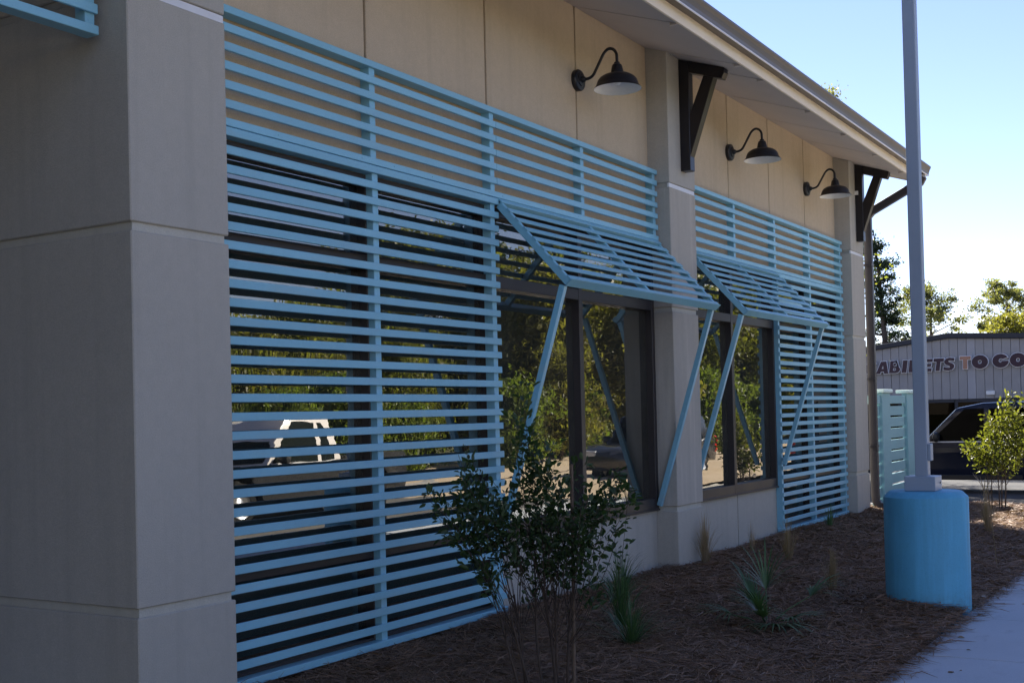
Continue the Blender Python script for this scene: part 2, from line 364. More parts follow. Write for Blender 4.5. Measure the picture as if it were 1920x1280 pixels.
# ------------------------------------------------------------------ the building
bld = thing('building', 'stucco building with tan upper wall, grey columns, dark windows and wide sloping eaves', 'building', (0, 10.9, 0))
WX = -0.225
def wall_panel(y0, y1, z0, z1, mat):
    B().box(-0.34, WX, y0, y1, z0, z1).build('stucco_panel', M[mat], bld, bevel=0.004)
G = 0.012
ups = [(4.85, 6.385), (6.385, 7.902), (7.902, 9.40), (9.40, 10.89), (11.53, 13.065), (13.065, 14.447), (14.447, 15.86), (15.86, 17.26)]
for a, b in ups: wall_panel(a+G, b-G, 3.14, 5.2, 'tan')
for a, b in [(7.87, 9.42), (9.42, 10.89), (11.53, 13.092), (13.092, 14.44)]: wall_panel(a+G, b-G, -0.3, 0.528, 'greige')
B().box(-0.42, -0.27, 4.85, 17.26, 3.13, 5.3).build('wall', M['sealant'], bld)
B().box(-0.42, -0.27, 7.87, 14.44, -0.3, 0.50).build('wall', M['sealant'], bld)
B().box(-0.42, -0.27, 4.85, 7.87, -0.3, -0.02).box(-0.42, -0.27, 14.44, 17.26, -0.3, -0.02).build('wall', M['greige'], bld)
# columns of stacked blocks with pale recessed joint bands
def column(y0, y1, xb, mat, bands=True):
    c = link('column', None, bld, (0, (y0+y1)/2-10.9, 0))
    zs = [-0.35, 0.565, 2.535, 3.77, 5.3]
    for i in range(4):
        z0 = zs[i]; z1 = zs[i+1]-0.047
        B().box(xb, 0.0, y0, y1, z0, z1).build('block', M[mat if i in (1, 2) else 'greige'], c, bevel=0.006)
    for z in zs[1:4]:
        # recessed joint: sloped ledge in pale stucco
        pts = [(xb+0.01, y0+0.02), (-0.016, y0+0.02), (-0.016, y1-0.022), (xb+0.01, y1-0.022)]
        B().prism(pts, 'z', z-0.055, z+0.01).build('joint_band', M['greige' if z > 3 else 'band'], c)
        if z > 3: B().box(-0.03, -0.008, y0+0.006, y1-0.006, z-0.046, z-0.006).build('flashing', M['flash'], c)  # front strip only; the white band's shaded side is coloured greige instead
    return c
column(4.157, 4.845, -3.2, 'greige')
column(10.885, 11.53, -0.42, 'greige_streaked')
column(17.255, 17.92, -0.42, 'greige')
B().box(-12, -0.43, 17.62, 17.90, -0.4, 5.3).build('end_wall', M['downspout'], bld)  # dark colour chosen to keep its sunlit reflection out of the parked car
B().box(-3.3, -3.05, 0.6, 4.15, -0.3, 5.3).build('unseen_porch_wall', M['greige'], bld)
column(0.60, 1.285, -3.2, 'greige')  # unseen column added to block sky light from the near column's side
B().box(-12, -0.02, -6, 0.595, -0.3, 5.2).build('unseen_porch_wall', M['greige'], bld)  # unseen wall mass added to darken the near column's side face
B().box(-3.0, -0.30, 1.3, 4.15, 4.72, 4.80).build('porch_ceiling', M['soffit'], bld)
structure(B().box(-3.04, -0.25, 1.3, 4.15, -0.3, -0.05).build('porch_floor', M['concrete']))
# interior
B().box(-6.2, -6.0, 4.2, 17.6, -0.1, 5.2).build('interior_wall', M['inside'], bld)
B().box(-6.0, -0.43, 4.85, 17.6, -0.1, 0.0).build('interior_floor', M['inside'], bld)
B().box(-6.0, -0.43, 4.85, 17.6, 3.3, 3.4).build('ceiling', M['inside'], bld)
# windows: frame parts and panes
def window(y0, y1, z0, rails, mulls):
    wnd = link('window', None, bld, (-0.25, (y0+y1)/2-10.9, 0))
    f = B(); x0, x1 = -0.33, -0.20
    f.box(x0, x1, y0, y0+0.06, z0, 3.138); f.box(x0, x1, y1-0.06, y1, z0, 3.138)
    ys = [y0+0.06]
    for m0, m1 in mulls:
        f.box(x0, x1-0.002, m0, m1, z0, 3.138); ys += [m0, m1]
    ys.append(y1-0.06)
    zz = sorted(rails)
    for i in range(0, len(ys), 2):
        for a, b in zz: f.box(x0, x1-0.004, ys[i], ys[i+1], a, b)
        for j in range(len(zz)-1):
            B().box(-0.280, -0.272, ys[i]+0.001, ys[i+1]-0.001, zz[j][1]+0.001, zz[j+1][0]-0.001).build('pane', M['glass'], wnd)
    f.build('frame', M['bronze'], wnd, bevel=0.003)
    return wnd
H = (3.07, 3.138); T = (2.505, 2.60)
window(4.85, 7.865, -0.02, [(-0.02, 0.045), (0.57, 0.628), T, H], [(6.32, 6.385)])
wb = window(7.867, 10.883, 0.53, [(0.53, 0.648), T, H], [(9.31, 9.38)])
wc = window(11.532, 14.44, 0.53, [(0.53, 0.648), T, H], [(12.965, 13.04)])
window(14.442, 17.25, -0.02, [(-0.02, 0.045), (0.57, 0.628), T, H], [(15.75, 15.82)])
B().box(-0.33, -0.185, 7.88, 10.875, 0.527, 0.545).build('sill', M['bronze'], wb, bevel=0.002)
B().box(-0.33, -0.185, 11.54, 14.43, 0.527, 0.545).build('sill', M['bronze'], wc, bevel=0.002)
# soffit, fascia, gutter, roof
YE = 18.15
sofz = lambda x: 5.063-0.344*x
sy = [-5, -3.3, -1.6, 0.1, 1.7, 3.3, 4.85, 6.385, 7.902, 9.40, 10.89, 11.53, 13.065, 14.447, 15.86, 17.26, YE]
for a, b in zip(sy[:-1], sy[1:]):
    B().prism([(-0.5, sofz(-0.5)), (0.79, sofz(0.79)), (0.79, sofz(0.79)+0.015), (-0.5, sofz(-0.5)+0.015)], 'y', a+0.013, b-0.013).build('soffit_panel', M['soffit'], bld)
B().prism([(-0.5, sofz(-0.5)+0.02), (0.78, sofz(0.78)+0.02), (0.78, sofz(0.78)+0.06), (-0.5, sofz(-0.5)+0.06)], 'y', -5, YE-0.01).build('soffit_backing', M['gutter'], bld)
for a in sy[1:-1]:
    for d in (-0.10, 0.0): B().box(0.70+d, 0.76+d, a-0.012, a+0.02, sofz(0.73+d)-0.022, sofz(0.73+d)+0.004).build('soffit_clip', M['soffit'], bld) if d == 0 else None
B().prism([(0.792, 4.775), (0.815, 4.775), (0.815, 4.92), (0.792, 4.92)], 'y', -5, YE).build('fascia', M['cream'], bld, bevel=0.002)
gp = [(0.818, 4.883), (0.905, 4.873), (0.913, 4.883), (0.918, 4.915), (0.932, 4.955), (0.948, 4.985), (0.948, 5.005), (0.930, 5.005), (0.930, 4.99), (0.905, 4.93), (0.895, 4.885), (0.818, 4.892)]
B().prism(gp, 'y', -5, YE+0.03).build('gutter', M['gutter'], bld)
B().tube([(0.912, -5, 4.872), (0.912, YE+0.03, 4.872)], 0.009, 6).build('gutter_bead', M['bead'], bld)
B().prism(gp[:7]+[(0.818, 5.005)], 'y', YE+0.03, YE+0.036).build('gutter_end_cap', M['gutter'], bld)
B().box(0.84, 0.90, YE-0.14, YE-0.06, 4.80, 4.874).build('gutter_outlet', M['flash'], bld)
B().prism([(-9, 8.30), (0.86, 4.985), (0.86, 5.0), (-9, 8.40)], 'y', -5, YE).build('roof', M['roof'], bld)
B().prism([(-9, 8.10), (0.79, 4.775), (0.79, 4.97), (-9, 8.29)], 'y', YE+0.002, YE+0.025).build('rake_board', M['cream'], bld)
# downspout: offset from the outlet, then down the last column, kicked out at the bottom
ds = B()
def bar(b, p, q, wa, wb_, up=(0, 1, 0)):
    p, q = Vector(p), Vector(q); t = (q-p).normalized(); a = Vector(up); a = (a-t*a.dot(t)).normalized(); c = t.cross(a)
    vs = [p+a*sa*wa/2+c*sb*wb_/2 for sa, sb in ((-1, -1), (1, -1), (1, 1), (-1, 1))] + [q+a*sa*wa/2+c*sb*wb_/2 for sa, sb in ((-1, -1), (1, -1), (1, 1), (-1, 1))]
    b.poly(vs, [[0, 3, 2, 1], [4, 5, 6, 7], [0, 1, 5, 4], [1, 2, 6, 5], [2, 3, 7, 6], [3, 0, 4, 7]]); return b
def sweep(b, pts, wa, wb_, up=(0, 1, 0)):
    pts = [Vector(p) for p in pts]; base = len(b.v); up = Vector(up)
    for i, p in enumerate(pts):
        t = (pts[min(i+1, len(pts)-1)]-pts[max(i-1, 0)]).normalized(); a = (up-t*up.dot(t)).normalized(); c = t.cross(a)
        for sa, sb in ((-1, -1), (1, -1), (1, 1), (-1, 1)): b.v.append(tuple(p+a*sa*wa/2+c*sb*wb_/2))
    for i in range(len(pts)-1):
        for k_ in range(4): b.f.append([base+4*i+k_, base+4*i+(k_+1) % 4, base+4*i+4+(k_+1) % 4, base+4*i+4+k_])
    b.f += [[base, base+3, base+2, base+1], [base+4*(len(pts)-1)+i for i in range(4)]]
    return b
sweep(ds, [(0.86, 18.03, 4.84), (0.83, 18.03, 4.77), (0.12, 18.03, 4.42), (0.045, 18.03, 4.32), (0.045, 18.03, 0.20), (0.055, 18.03, 0.10), (0.10, 18.03, 0.03), (0.20, 18.03, -0.005), (0.48, 18.03, -0.03)], 0.085, 0.115)
ds.build('downspout', M['downspout'], bld, bevel=0.006)
for z in (3.6, 1.9, 0.9): B().box(-0.02, 0.107, 17.95, 18.076, z, z+0.03).build('downspout_strap', M['downspout'], bld)

# ------------------------------------------------------------------ louvre screens
XF, SL = -0.125, 0.05
def slat_mesh(length): return B().box(-0.02, 0, 0, length, -SL, 0).mesh('slat', M['aqua'], bevel=0.003)
def screw_marks(parent, ys, z):
    for y in ys:
        link('screw', SCREW, parent, (XF-parent.location[0]+0.001, y-parent.location[1], z-parent.location[2]))
SCREW = B().lathe([(0.006, -0.001), (0.006, 0.002), (0.003, 0.003)], n=8, axis='x').mesh('screw', M['aqua'])
def screen(label, y0, y1, z0, z1, posts, tops, splits, rails, loc_x=0.0, bot_depth=0.09, group='louvre screens on the wall'):
    s = thing('louvre_screen', label, 'louvre screen', (loc_x+XF, (y0+y1)/2, z0), 0, group)
    ox, oy, oz = s.location
    edges = [y0]+splits+[y1]
    for a, b in zip(edges[:-1], edges[1:]):
        ln = b-a-(0.003 if splits else 0); me = slat_mesh(ln)
        for z in tops: link('slat', me, s, (random.uniform(-0.001, 0.001), a-oy+(0.0015 if splits else 0)+random.uniform(-0.002, 0.002), z-oz+random.uniform(-0.0012, 0.0012)), (random.gauss(0, 0.0005), random.gauss(0, 0.008), 0))
    for a, b in posts: B().box(ox-0.10, ox-0.0215, a, b, z0+0.002, z1-0.002).build('post', M['aqua'], s, bevel=0.003)
    for (a, b) in rails: B().box(ox-0.09, ox+0.0015, y0-0.004, y1+0.002, a, b).build('rail', M['aqua'], s, bevel=0.003)
    return s
up_t = [3.793-0.11*i for i in range(5)]
lo_t = [3.085-0.1093*i for i in range(28)]
s1 = screen('wide blue louvre screen above the first window bay, behind the near column', 4.85, 10.868, 3.197, 3.897,
       [(4.855, 4.91), (6.32, 6.38), (7.812, 7.87), (9.30, 9.358), (10.80, 10.858)], up_t, [7.872], [(3.852, 3.897), (3.197, 3.243)])
screw_marks(s1, [5.4, 6.2, 6.55, 7.0, 7.75, 7.95, 8.6, 9.2, 9.5, 10.2], 3.222); screw_marks(s1, [5.9, 7.0, 8.6, 10.1], 3.875)
s2 = screen('tall blue louvre screen reaching the ground beside the near column', 4.85, 7.886, -0.02, 3.192,
       [(4.855, 4.91), (6.33, 6.39), (7.80, 7.86)], lo_t, [], [(3.142, 3.1925), (-0.02, 0.025)])
s3 = screen('blue louvre screen above the second window bay, under the two far lamps', 11.55, 17.235, 3.197, 3.897,
       [(11.56, 11.62), (12.98, 13.04), (14.36, 14.418), (15.73, 15.79), (17.165, 17.225)], up_t, [14.42], [(3.852, 3.897), (3.197, 3.243)])
screw_marks(s3, [12.2, 13.0, 13.15, 13.7, 14.35, 14.5, 15.0, 15.7, 15.85, 16.4], 3.222); screw_marks(s3, [12.4, 13.7, 15.0, 16.3], 3.875)
s4 = screen('tall blue louvre screen at the far end, partly behind a raised shutter', 14.415, 17.235, -0.03, 3.192,
       [(14.42, 14.48), (15.73, 15.79), (17.165, 17.225)], lo_t, [], [(3.142, 3.1925), (-0.03, 0.018)])
s5 = screen('short blue louvre panel hanging over the porch left of the near column', 1.2, 4.105, 3.495, 4.6,
       [(4.04, 4.10), (2.6, 2.66)], [3.603+0.11*i+0.05 for i in range(9)], [], [(3.495, 3.542)], loc_x=-0.03)

# ------------------------------------------------------------------ raised shutters
def shutter(label, y0, y1, mid, strut_ends):
    s = thing('raised_shutter', label, 'shutter', (XF, (y0+y1)/2, 3.186), 0, 'louvred shutters propped open')
    d = Vector((0.676, 0, -0.737)); n = Vector((0.737, 0, 0.676)); O = Vector((XF-0.005, 0, 3.186)); Lg = 0.925
    def P(y, a, b): return O+d*a+n*b+Vector((0, y, 0))
    def tb(name, ya, yb, a0, a1, b0, b1):
        vs = [P(ya, a0, b0), P(yb, a0, b0), P(yb, a1, b0), P(ya, a1, b0), P(ya, a0, b1), P(yb, a0, b1), P(yb, a1, b1), P(ya, a1, b1)]
        return B().poly(vs, [[0, 3, 2, 1], [4, 5, 6, 7], [0, 1, 5, 4], [1, 2, 6, 5], [2, 3, 7, 6], [3, 0, 4, 7]]).build(name, M['aqua'], s, bevel=0.0025)
    for k_ in range(9): tb('slat', y0, y1, 0.1093*k_, 0.1093*k_+SL-0.003, 0.0, 0.012)
    for a in (y0+0.004, mid-0.022, y1-0.049): tb('stile', a, a+0.045, 0.03, Lg-0.006, -0.055, -0.001)
    tb('rail', y0+0.05, mid-0.023, Lg-0.05, Lg-0.004, -0.055, -0.001); tb('rail', mid+0.024, y1-0.05, Lg-0.05, Lg-0.004, -0.055, -0.001)
    tb('rail', y0+0.05, mid-0.023, 0.0, 0.045, -0.055, -0.001); tb('rail', mid+0.024, y1-0.05, 0.0, 0.045, -0.055, -0.001)
    tb('front_edge', y0-0.001, y1+0.001, Lg-0.001, Lg+0.003, -0.057, 0.019)
    B().tube([(XF-0.012, y0, 3.19), (XF-0.012, y1, 3.19)], 0.009, 8).build('hinge_rod', M['aqua'], s)
    for ya, (bx, bz) in ((y0+0.004, strut_ends[0]), (y1-0.049, strut_ends[1])):
        top = P(ya+0.0225, Lg-0.03, -0.075)
        b = bar(B(), top, (bx, ya+0.0225, bz), 0.046, 0.05); b.build('strut', M['aqua'], s, bevel=0.003)
        for p in (top+Vector((0.0, -0.026, -0.03)), Vector((bx+0.012, ya-0.0035, bz+0.05))):
            B().lathe([(0.007, -0.004), (0.007, 0.004)], c=p, n=8, axis='y').build('bolt', M['aqua'], s)
    return s
shutter('blue louvred shutter propped open on struts over the nearer bare window', 7.885, 10.87, 9.37, [(-0.175, 0.575), (-0.175, 0.575)])
shutter('blue louvred shutter propped open on struts over the window beyond the middle column', 11.63, 14.408, 13.02, [(-0.175, 0.60), (-0.10, 0.81)])

# ------------------------------------------------------------------ wall lamps
def arc(pts, n=6):
    """Catmull-Rom through points"""
    P_ = [Vector(p) for p in pts]; P_ = [P_[0]*2-P_[1]]+P_+[P_[-1]*2-P_[-2]]; out = []
    for i in range(1, len(P_)-2):
        for k_ in range(n):
            t = k_/n; a, b, c, d = P_[i-1:i+3]
            out.append(0.5*((2*b)+(c-a)*t+(2*a-5*b+4*c-d)*t*t+(3*b-a-3*c+d)*t**3))
    out.append(P_[-2]); return out
def lamp(y, label):
    t = thing('wall_lamp', label, 'wall lamp', (WX, y, 4.475), 0, 'gooseneck barn lamps on the upper wall')
    B().lathe([(0.095, 0.001), (0.096, 0.035), (0.088, 0.046), (0.060, 0.050), (0.055, 0.060), (0.032, 0.064), (0.026, 0.085), (0.018, 0.095)], c=(WX, y, 4.475), n=32, axis='x').build('wall_plate', M['black'], t, smooth=True)
    pts = [(-0.15, y, 4.475), (-0.10, y, 4.475), (-0.055, y, 4.495), (-0.02, y, 4.545), (0.025, y, 4.62), (0.062, y, 4.675), (0.105, y, 4.702), (0.150, y, 4.69), (0.179, y, 4.65), (0.184, y, 4.60), (0.184, y, 4.545)]
    B().tube(arc(pts, 5), 0.0135, 12).build('gooseneck_arm', M['black'], t, smooth=True)
    cx = 0.184
    B().lathe([(0.022, 4.572), (0.026, 4.566), (0.026, 4.556), (0.040, 4.548), (0.046, 4.535), (0.058, 4.478), (0.060, 4.466)], c=(cx, y, 0), n=32).build('neck', M['black'], t, smooth=True)
    prof = [(0.058, 4.472), (0.085, 4.466), (0.120, 4.455), (0.152, 4.436), (0.172, 4.412), (0.181, 4.386), (0.190, 4.360), (0.207, 4.340), (0.210, 4.334)]
    inner = [(0.2085, 4.3338), (0.205, 4.339), (0.188, 4.358), (0.178, 4.385), (0.169, 4.410), (0.149, 4.433), (0.118, 4.451), (0.055, 4.463)]
    sh_ = B().lathe(prof, c=(cx, y, 0), n=48); sh_.f = sh_.f[:-2]
    sh_.build('lamp_shade', M['black'], t, smooth=True)
    ins = B().lathe(inner, c=(cx, y, 0), n=48); ins.f = [f for f in ins.f if len(f) == 4]
    ins.build('shade_lining', M['shade_white'], t, smooth=True)
    B().lathe([(0.0, 4.372), (0.020, 4.376), (0.031, 4.392), (0.030, 4.410), (0.018, 4.435), (0.016, 4.462)], c=(cx, y, 0), n=20).build('bulb', M['shade_white'], t, smooth=True)
lamp(9.405, 'black gooseneck lamp on the wall above the nearer shutter, largest of the three')
lamp(13.085, 'black gooseneck lamp just beyond the middle column bracket, second of three')
lamp(15.92, 'black gooseneck lamp farthest along the wall, smallest, beside the end column')

# ------------------------------------------------------------------ eave brackets
def bracket(y0, label):
    t = thing('eave_bracket', label, 'bracket', (0, y0+0.055, 4.0), 0, 'dark timber brackets under the eaves')
    y1 = y0+0.112; x_ = 0.003
    B().prism([(x_, 3.92), (0.108, 3.92), (0.108, 5.02), (x_, 5.055)], 'y', y0, y1).build('post', M['darkwood'], t, bevel=0.004)
    so_ = lambda x: sofz(x)-0.004
    B().prism([(0.110, so_(0.110)-0.115), (0.46, so_(0.46)-0.115), (0.488, so_(0.488)-0.05), (0.488, so_(0.488)), (0.110, so_(0.110))], 'y', y0+0.001, y1-0.001).build('beam', M['darkwood'], t, bevel=0.004)
    B().prism([(0.1095, 4.06), (0.375, so_(0.375)-0.117), (0.268, so_(0.268)-0.117), (0.1095, 4.48)], 'y', y0+0.004, y1-0.004).build('brace', M['darkwood'], t, bevel=0.003)
    return t
bracket(11.172, 'dark brown timber eave bracket on the middle column, between the first two lamps')
b2 = bracket(17.545, 'dark brown timber eave bracket on the end column by the downspout')
tag(B().box(0.002, 0.05, 17.505, 17.542, 4.60, 4.655).build('sensor_box', M['shade_white']), 'tiny pale box fixed beside the far eave bracket', 'sensor')

# ------------------------------------------------------------------ pole and its pedestal
PX, PY = 2.60, 9.77
pd = B().lathe([(0.320, -0.25), (0.320, 0.775), (0.317, 0.786), (0.275, 0.826), (0.268, 0.829), (0.0, 0.830)], c=(2.615, PY, 0), n=72)
tag(pd.build('pole_pedestal', M['pedestal'], smooth=True, angle=0.5), 'round blue painted concrete pedestal standing in the pine straw by the sidewalk', 'pedestal')
pole = thing('light_pole', 'square grey metal pole rising out of frame from the blue pedestal', 'pole', (PX, PY, 0.83))
B().box(PX-0.049, PX+0.049, PY-0.049, PY+0.049, 0.84, 7.5).build('shaft', M['pole'], pole, bevel=0.008, seg=2)
bx = B().box(PX-0.118, PX+0.118, PY-0.118, PY+0.118, 0.831, 0.945).build('base_cover', M['pole'], pole, bevel=0.004)
B().lathe([(0.007, 0), (0.007, 0.006)], c=(PX+0.118, PY+0.05, 0.89), n=8, axis='x').build('bolt', M['trimblack'], bx)
B().box(PX+0.0495, PX+0.075, PY-0.045, PY+0.04, 1.065, 1.20).build('access_cover', M['pole'], pole, bevel=0.004)

# ------------------------------------------------------------------ slatted enclosure fence past the building corner
fn = thing('slatted_fence', 'pale teal board fence with flat capped posts past the building corner', 'fence', (0.0, 19.3, -0.1))
for a, b in ((18.58, 19.05), (20.15, 20.6)):
    p = B().box(-0.04, 0.045, a, b, -0.25, 1.71).build('post', M['gatepaint'], fn, bevel=0.006)
    B().box(-0.13, 0.085, a-0.04, b+0.04, 1.712, 1.765).build('cap', M['cap_sunlit'], p, bevel=0.015, seg=2)
for a, b in ((18.2, 18.575), (19.055, 20.145)):
    B().box(-0.10, 0.02, a, b, 1.545, 1.672).build('rail', M['gatepaint'], fn, bevel=0.004)
    for i in range(10):
        z1 = 1.512-0.1785*i
        B().box(-0.045, -0.005, a, b, z1-0.155, z1-0.006).build('board', M['gatepaint'], fn, bevel=0.003)

# ------------------------------------------------------------------ vegetation helpers
def leaf_mesh(name, C_, D_, Nn, Ln, Wd, mat, fold=0.25):
    """oval leaves: centre-base C, direction D, normal N, lengths, widths"""
    C_ = np.asarray(C_); D_ = D_/np.linalg.norm(D_, axis=1, keepdims=True)
    S = np.cross(D_, Nn); S /= np.linalg.norm(S, axis=1, keepdims=True)+1e-9; U = np.cross(S, D_)
    Ln = Ln[:, None]; Wd = Wd[:, None]
    p0 = C_; p1 = C_+D_*Ln*0.35+S*Wd*0.5+U*Wd*fold; p2 = C_+D_*Ln*0.75+S*Wd*0.36+U*Wd*fold*0.6
    p3 = C_+D_*Ln-U*Ln*0.10; p4 = C_+D_*Ln*0.75-S*Wd*0.36+U*Wd*fold*0.6; p5 = C_+D_*Ln*0.35-S*Wd*0.5+U*Wd*fold
    V = np.stack([p0, p1, p2, p3, p4, p5], 1).reshape(-1, 3); n = len(C_); b = (np.arange(n)*6)[:, None]
    q = np.concatenate([b+np.array([[0, 1, 2, 3]]), b+np.array([[0, 3, 4, 5]])], 1).reshape(-1)
    return mesh_np(name, V, q, [4]*(2*n), mat)
def quad_leaves(name, C_, size, mat, seed=0, elong=1.5):
    r = np.random.default_rng(seed); n = len(C_)
    D_ = r.normal(size=(n, 3)); D_ /= np.linalg.norm(D_, axis=1, keepdims=True)
    N_ = r.normal(size=(n, 3)); S = np.cross(D_, N_); S /= np.linalg.norm(S, axis=1, keepdims=True)
    s = (size*r.uniform(0.6, 1.4, n))[:, None]
    V = np.stack([C_-D_*s*elong*0.5, C_+S*s*0.5, C_+D_*s*elong*0.5, C_-S*s*0.5], 1).reshape(-1, 3)
    return mesh_np(name, V, np.arange(4*n), [4]*n, mat)
def blade_mesh(name, base, tip, sag, width, mat, seg=4):
    """curved tapering blades: base, tip, sideways normal from direction, sag vector"""
    base, tip, sag = map(np.asarray, (base, tip, sag)); n = len(base); d = tip-base
    S = np.cross(d, np.array([0, 0, 1.0])+0*d) + 1e-6; S /= np.linalg.norm(S, axis=1, keepdims=True)
    rows = []
    for i in range(seg+1):
        t = i/seg; p = base+d*t+sag*(4*t*(1-t))
        wv = (width*(1-t)**0.7*(0.6+0.8*min(t*3, 1)*0.5))[:, None] if i < seg else (width*0.05)[:, None]
        rows += [p-S*wv*0.5, p+S*wv*0.5]
    V = np.stack(rows, 1).reshape(-1, 3); m = 2*(seg+1); b = (np.arange(n)*m)[:, None]
    q = np.concatenate([b+np.array([[2*i, 2*i+1, 2*i+3, 2*i+2]]) for i in range(seg)], 1).reshape(-1)
    return mesh_np(name, V, q, [4]*(n*seg), mat, True)

# ------------------------------------------------------------------ crape myrtles
VR = Vector((math.cos(0.55085), math.sin(0.55085), 0)); VD = Vector((-VR.y, VR.x, 0))
def crape(name, label, base, targets, nsub, leaf_len, leaf_mat, stems, seed, spread, stemr, lpt):
    r = np.random.default_rng(seed); t = thing(name, label, 'shrub', base)
    Bv = Vector(base); LC, LD, LN, LL, LW = [], [], [], [], []
    forks = []
    for (bl, bd, fl, fd, fz, rad) in stems:
        p0 = VR*bl+VD*bd+Vector((0, 0, -0.12)); p2 = VR*fl+VD*fd+Vector((0, 0, fz))
        p1 = p0.lerp(p2, 0.5)+Vector((r.normal()*0.012, r.normal()*0.012, 0))
        pts = arc([p0, p1, p2], 12); n = len(pts)
        me = B().tube(pts, [rad*(1-0.4*i/n) for i in range(n)], 7).mesh('stem', M['stem'], smooth=True)
        so_ = link('stem', me, t); forks.append((p2, rad*0.6, so_, B(), pts))
    allc = []
    for (tl, td, tz, rx, rz_) in targets:
        for _ in range(nsub):
            g = r.normal(size=3); allc.append(Vector(VR*(tl+g[0]*rx)+VD*(td+g[1]*spread)+Vector((0, 0, tz+g[2]*rz_))))
    for tg in allc:
        i = min(range(len(forks)), key=lambda i_: (forks[i_][0]-tg).length+0.25*abs(r.normal()))
        f, rad, so_, tw, spts = forks[i]
        u_ = r.beta(2.2, 1.3)*0.62+0.38; f = spts[min(len(spts)-1, int(u_*(len(spts)-1)+0.5))]; rad = rad*(0.55+0.45*r.random())
        d = tg-f; side = Vector(r.normal(size=3))*0.10*d.length
        pts = arc([f, f+d*0.45+side+Vector((0, 0, 0.05*d.length)), tg], 6); n = len(pts)
        tw.tube(pts, [max(0.0012, rad*0.55*(1-0.85*k_/n)) for k_ in range(n)], 4, cap=False)
        ln = d.length; nl = max(4, int(lpt*ln))
        for k_ in range(nl):
            u = r.uniform(0.42, 1.0); j = u*(n-1); a = pts[int(j)]; b = pts[min(int(j)+1, n-1)]
            p = a.lerp(b, j-int(j)); ax = (pts[-1]-pts[-3]).normalized()
            o = Vector(r.normal(size=3)); o = (o-ax*o.dot(ax)).normalized()
            # short side twig
            q = p+o*abs(r.normal())*0.035*(leaf_len/0.05)
            dr = (o*0.9+ax*0.7+Vector((0, 0, r.normal()*0.3))).normalized()
            LC.append(q); LD.append(dr); LN.append(Vector(r.normal(size=3))+Vector((0, 0, 1.2)))
            L_ = leaf_len*r.uniform(0.45, 1.35); LL.append(L_); LW.append(L_*r.uniform(0.42, 0.6))
    for f, rad, so_, tw, spts in forks:
        if tw.v: link('branches', tw.mesh('branches', M['stem']), so_)
    me = leaf_mesh('foliage', np.array([tuple(x) for x in LC]), np.array([tuple(x) for x in LD]), np.array([tuple(x) for x in LN]), np.array(LL), np.array(LW), leaf_mat)
    link('foliage', me, t)['kind'] = 'stuff'
    return t
cm1 = crape('crape_myrtle', 'young multi-stem shrub with dark green leaves in front of the near louvre screen', (1.45, 5.75, -0.05),
   # lateral, depth, z, spread lateral, spread z (metres, from the base)
   [(-0.60, 0.0, 1.10, 0.06, 0.06), (-0.50, 0.05, 1.00, 0.09, 0.07), (-0.44, 0.0, 1.16, 0.07, 0.07), (-0.40, 0.1, 1.32, 0.03, 0.06), (-0.36, -0.05, 1.02, 0.10, 0.08), (-0.30, 0.05, 1.12, 0.09, 0.08), (-0.22, -0.05, 0.98, 0.09, 0.07),
    (-0.16, 0.0, 1.14, 0.08, 0.09), (-0.08, 0.0, 1.50, 0.025, 0.09), (-0.05, 0.05, 1.34, 0.07, 0.10), (0.02, 0.0, 1.30, 0.07, 0.10), (0.0, -0.05, 1.08, 0.10, 0.09), (0.04, 0.05, 0.98, 0.10, 0.07), 
    (0.12, 0.05, 1.12, 0.10, 0.09), (0.22, 0.0, 1.02, 0.08, 0.07), (0.30, 0.05, 1.13, 0.05, 0.07), (0.40, 0.0, 1.18, 0.05, 0.05), (0.46, 0.02, 1.13, 0.04, 0.03), (0.34, 0.0, 1.02, 0.06, 0.04), (0.20, -0.05, 0.90, 0.09, 0.05), (0.30, 0.0, 0.86, 0.05, 0.03), (-0.10, 0.0, 0.90, 0.10, 0.05), (-0.52, 0.0, 0.92, 0.05, 0.03)],
   5, 0.043, M['leaf_dark'],
   [(-0.12, 0.0, -0.25, 0.02, 0.42, 0.0095), (-0.10, 0.05, -0.17, 0.05, 0.55, 0.0085), (-0.05, 0.02, -0.19, -0.04, 0.44, 0.0085), (0.0, 0.06, -0.05, 0.05, 0.62, 0.008), (0.06, 0.0, -0.01, 0.0, 0.60, 0.011),
    (0.06, 0.04, 0.06, 0.05, 0.55, 0.009), (0.11, 0.0, 0.15, 0.02, 0.56, 0.010)], 3, 0.10, 0.009, 44)
sk = B().tube([(1.56, 5.86, -0.15), (1.57, 5.865, 0.6), (1.575, 5.87, 1.22)], [0.011, 0.010, 0.009], 7).build('plant_stake', M['stake'], smooth=True)
tag(sk, 'straight tan stake standing among the stems of the near shrub', 'stake')
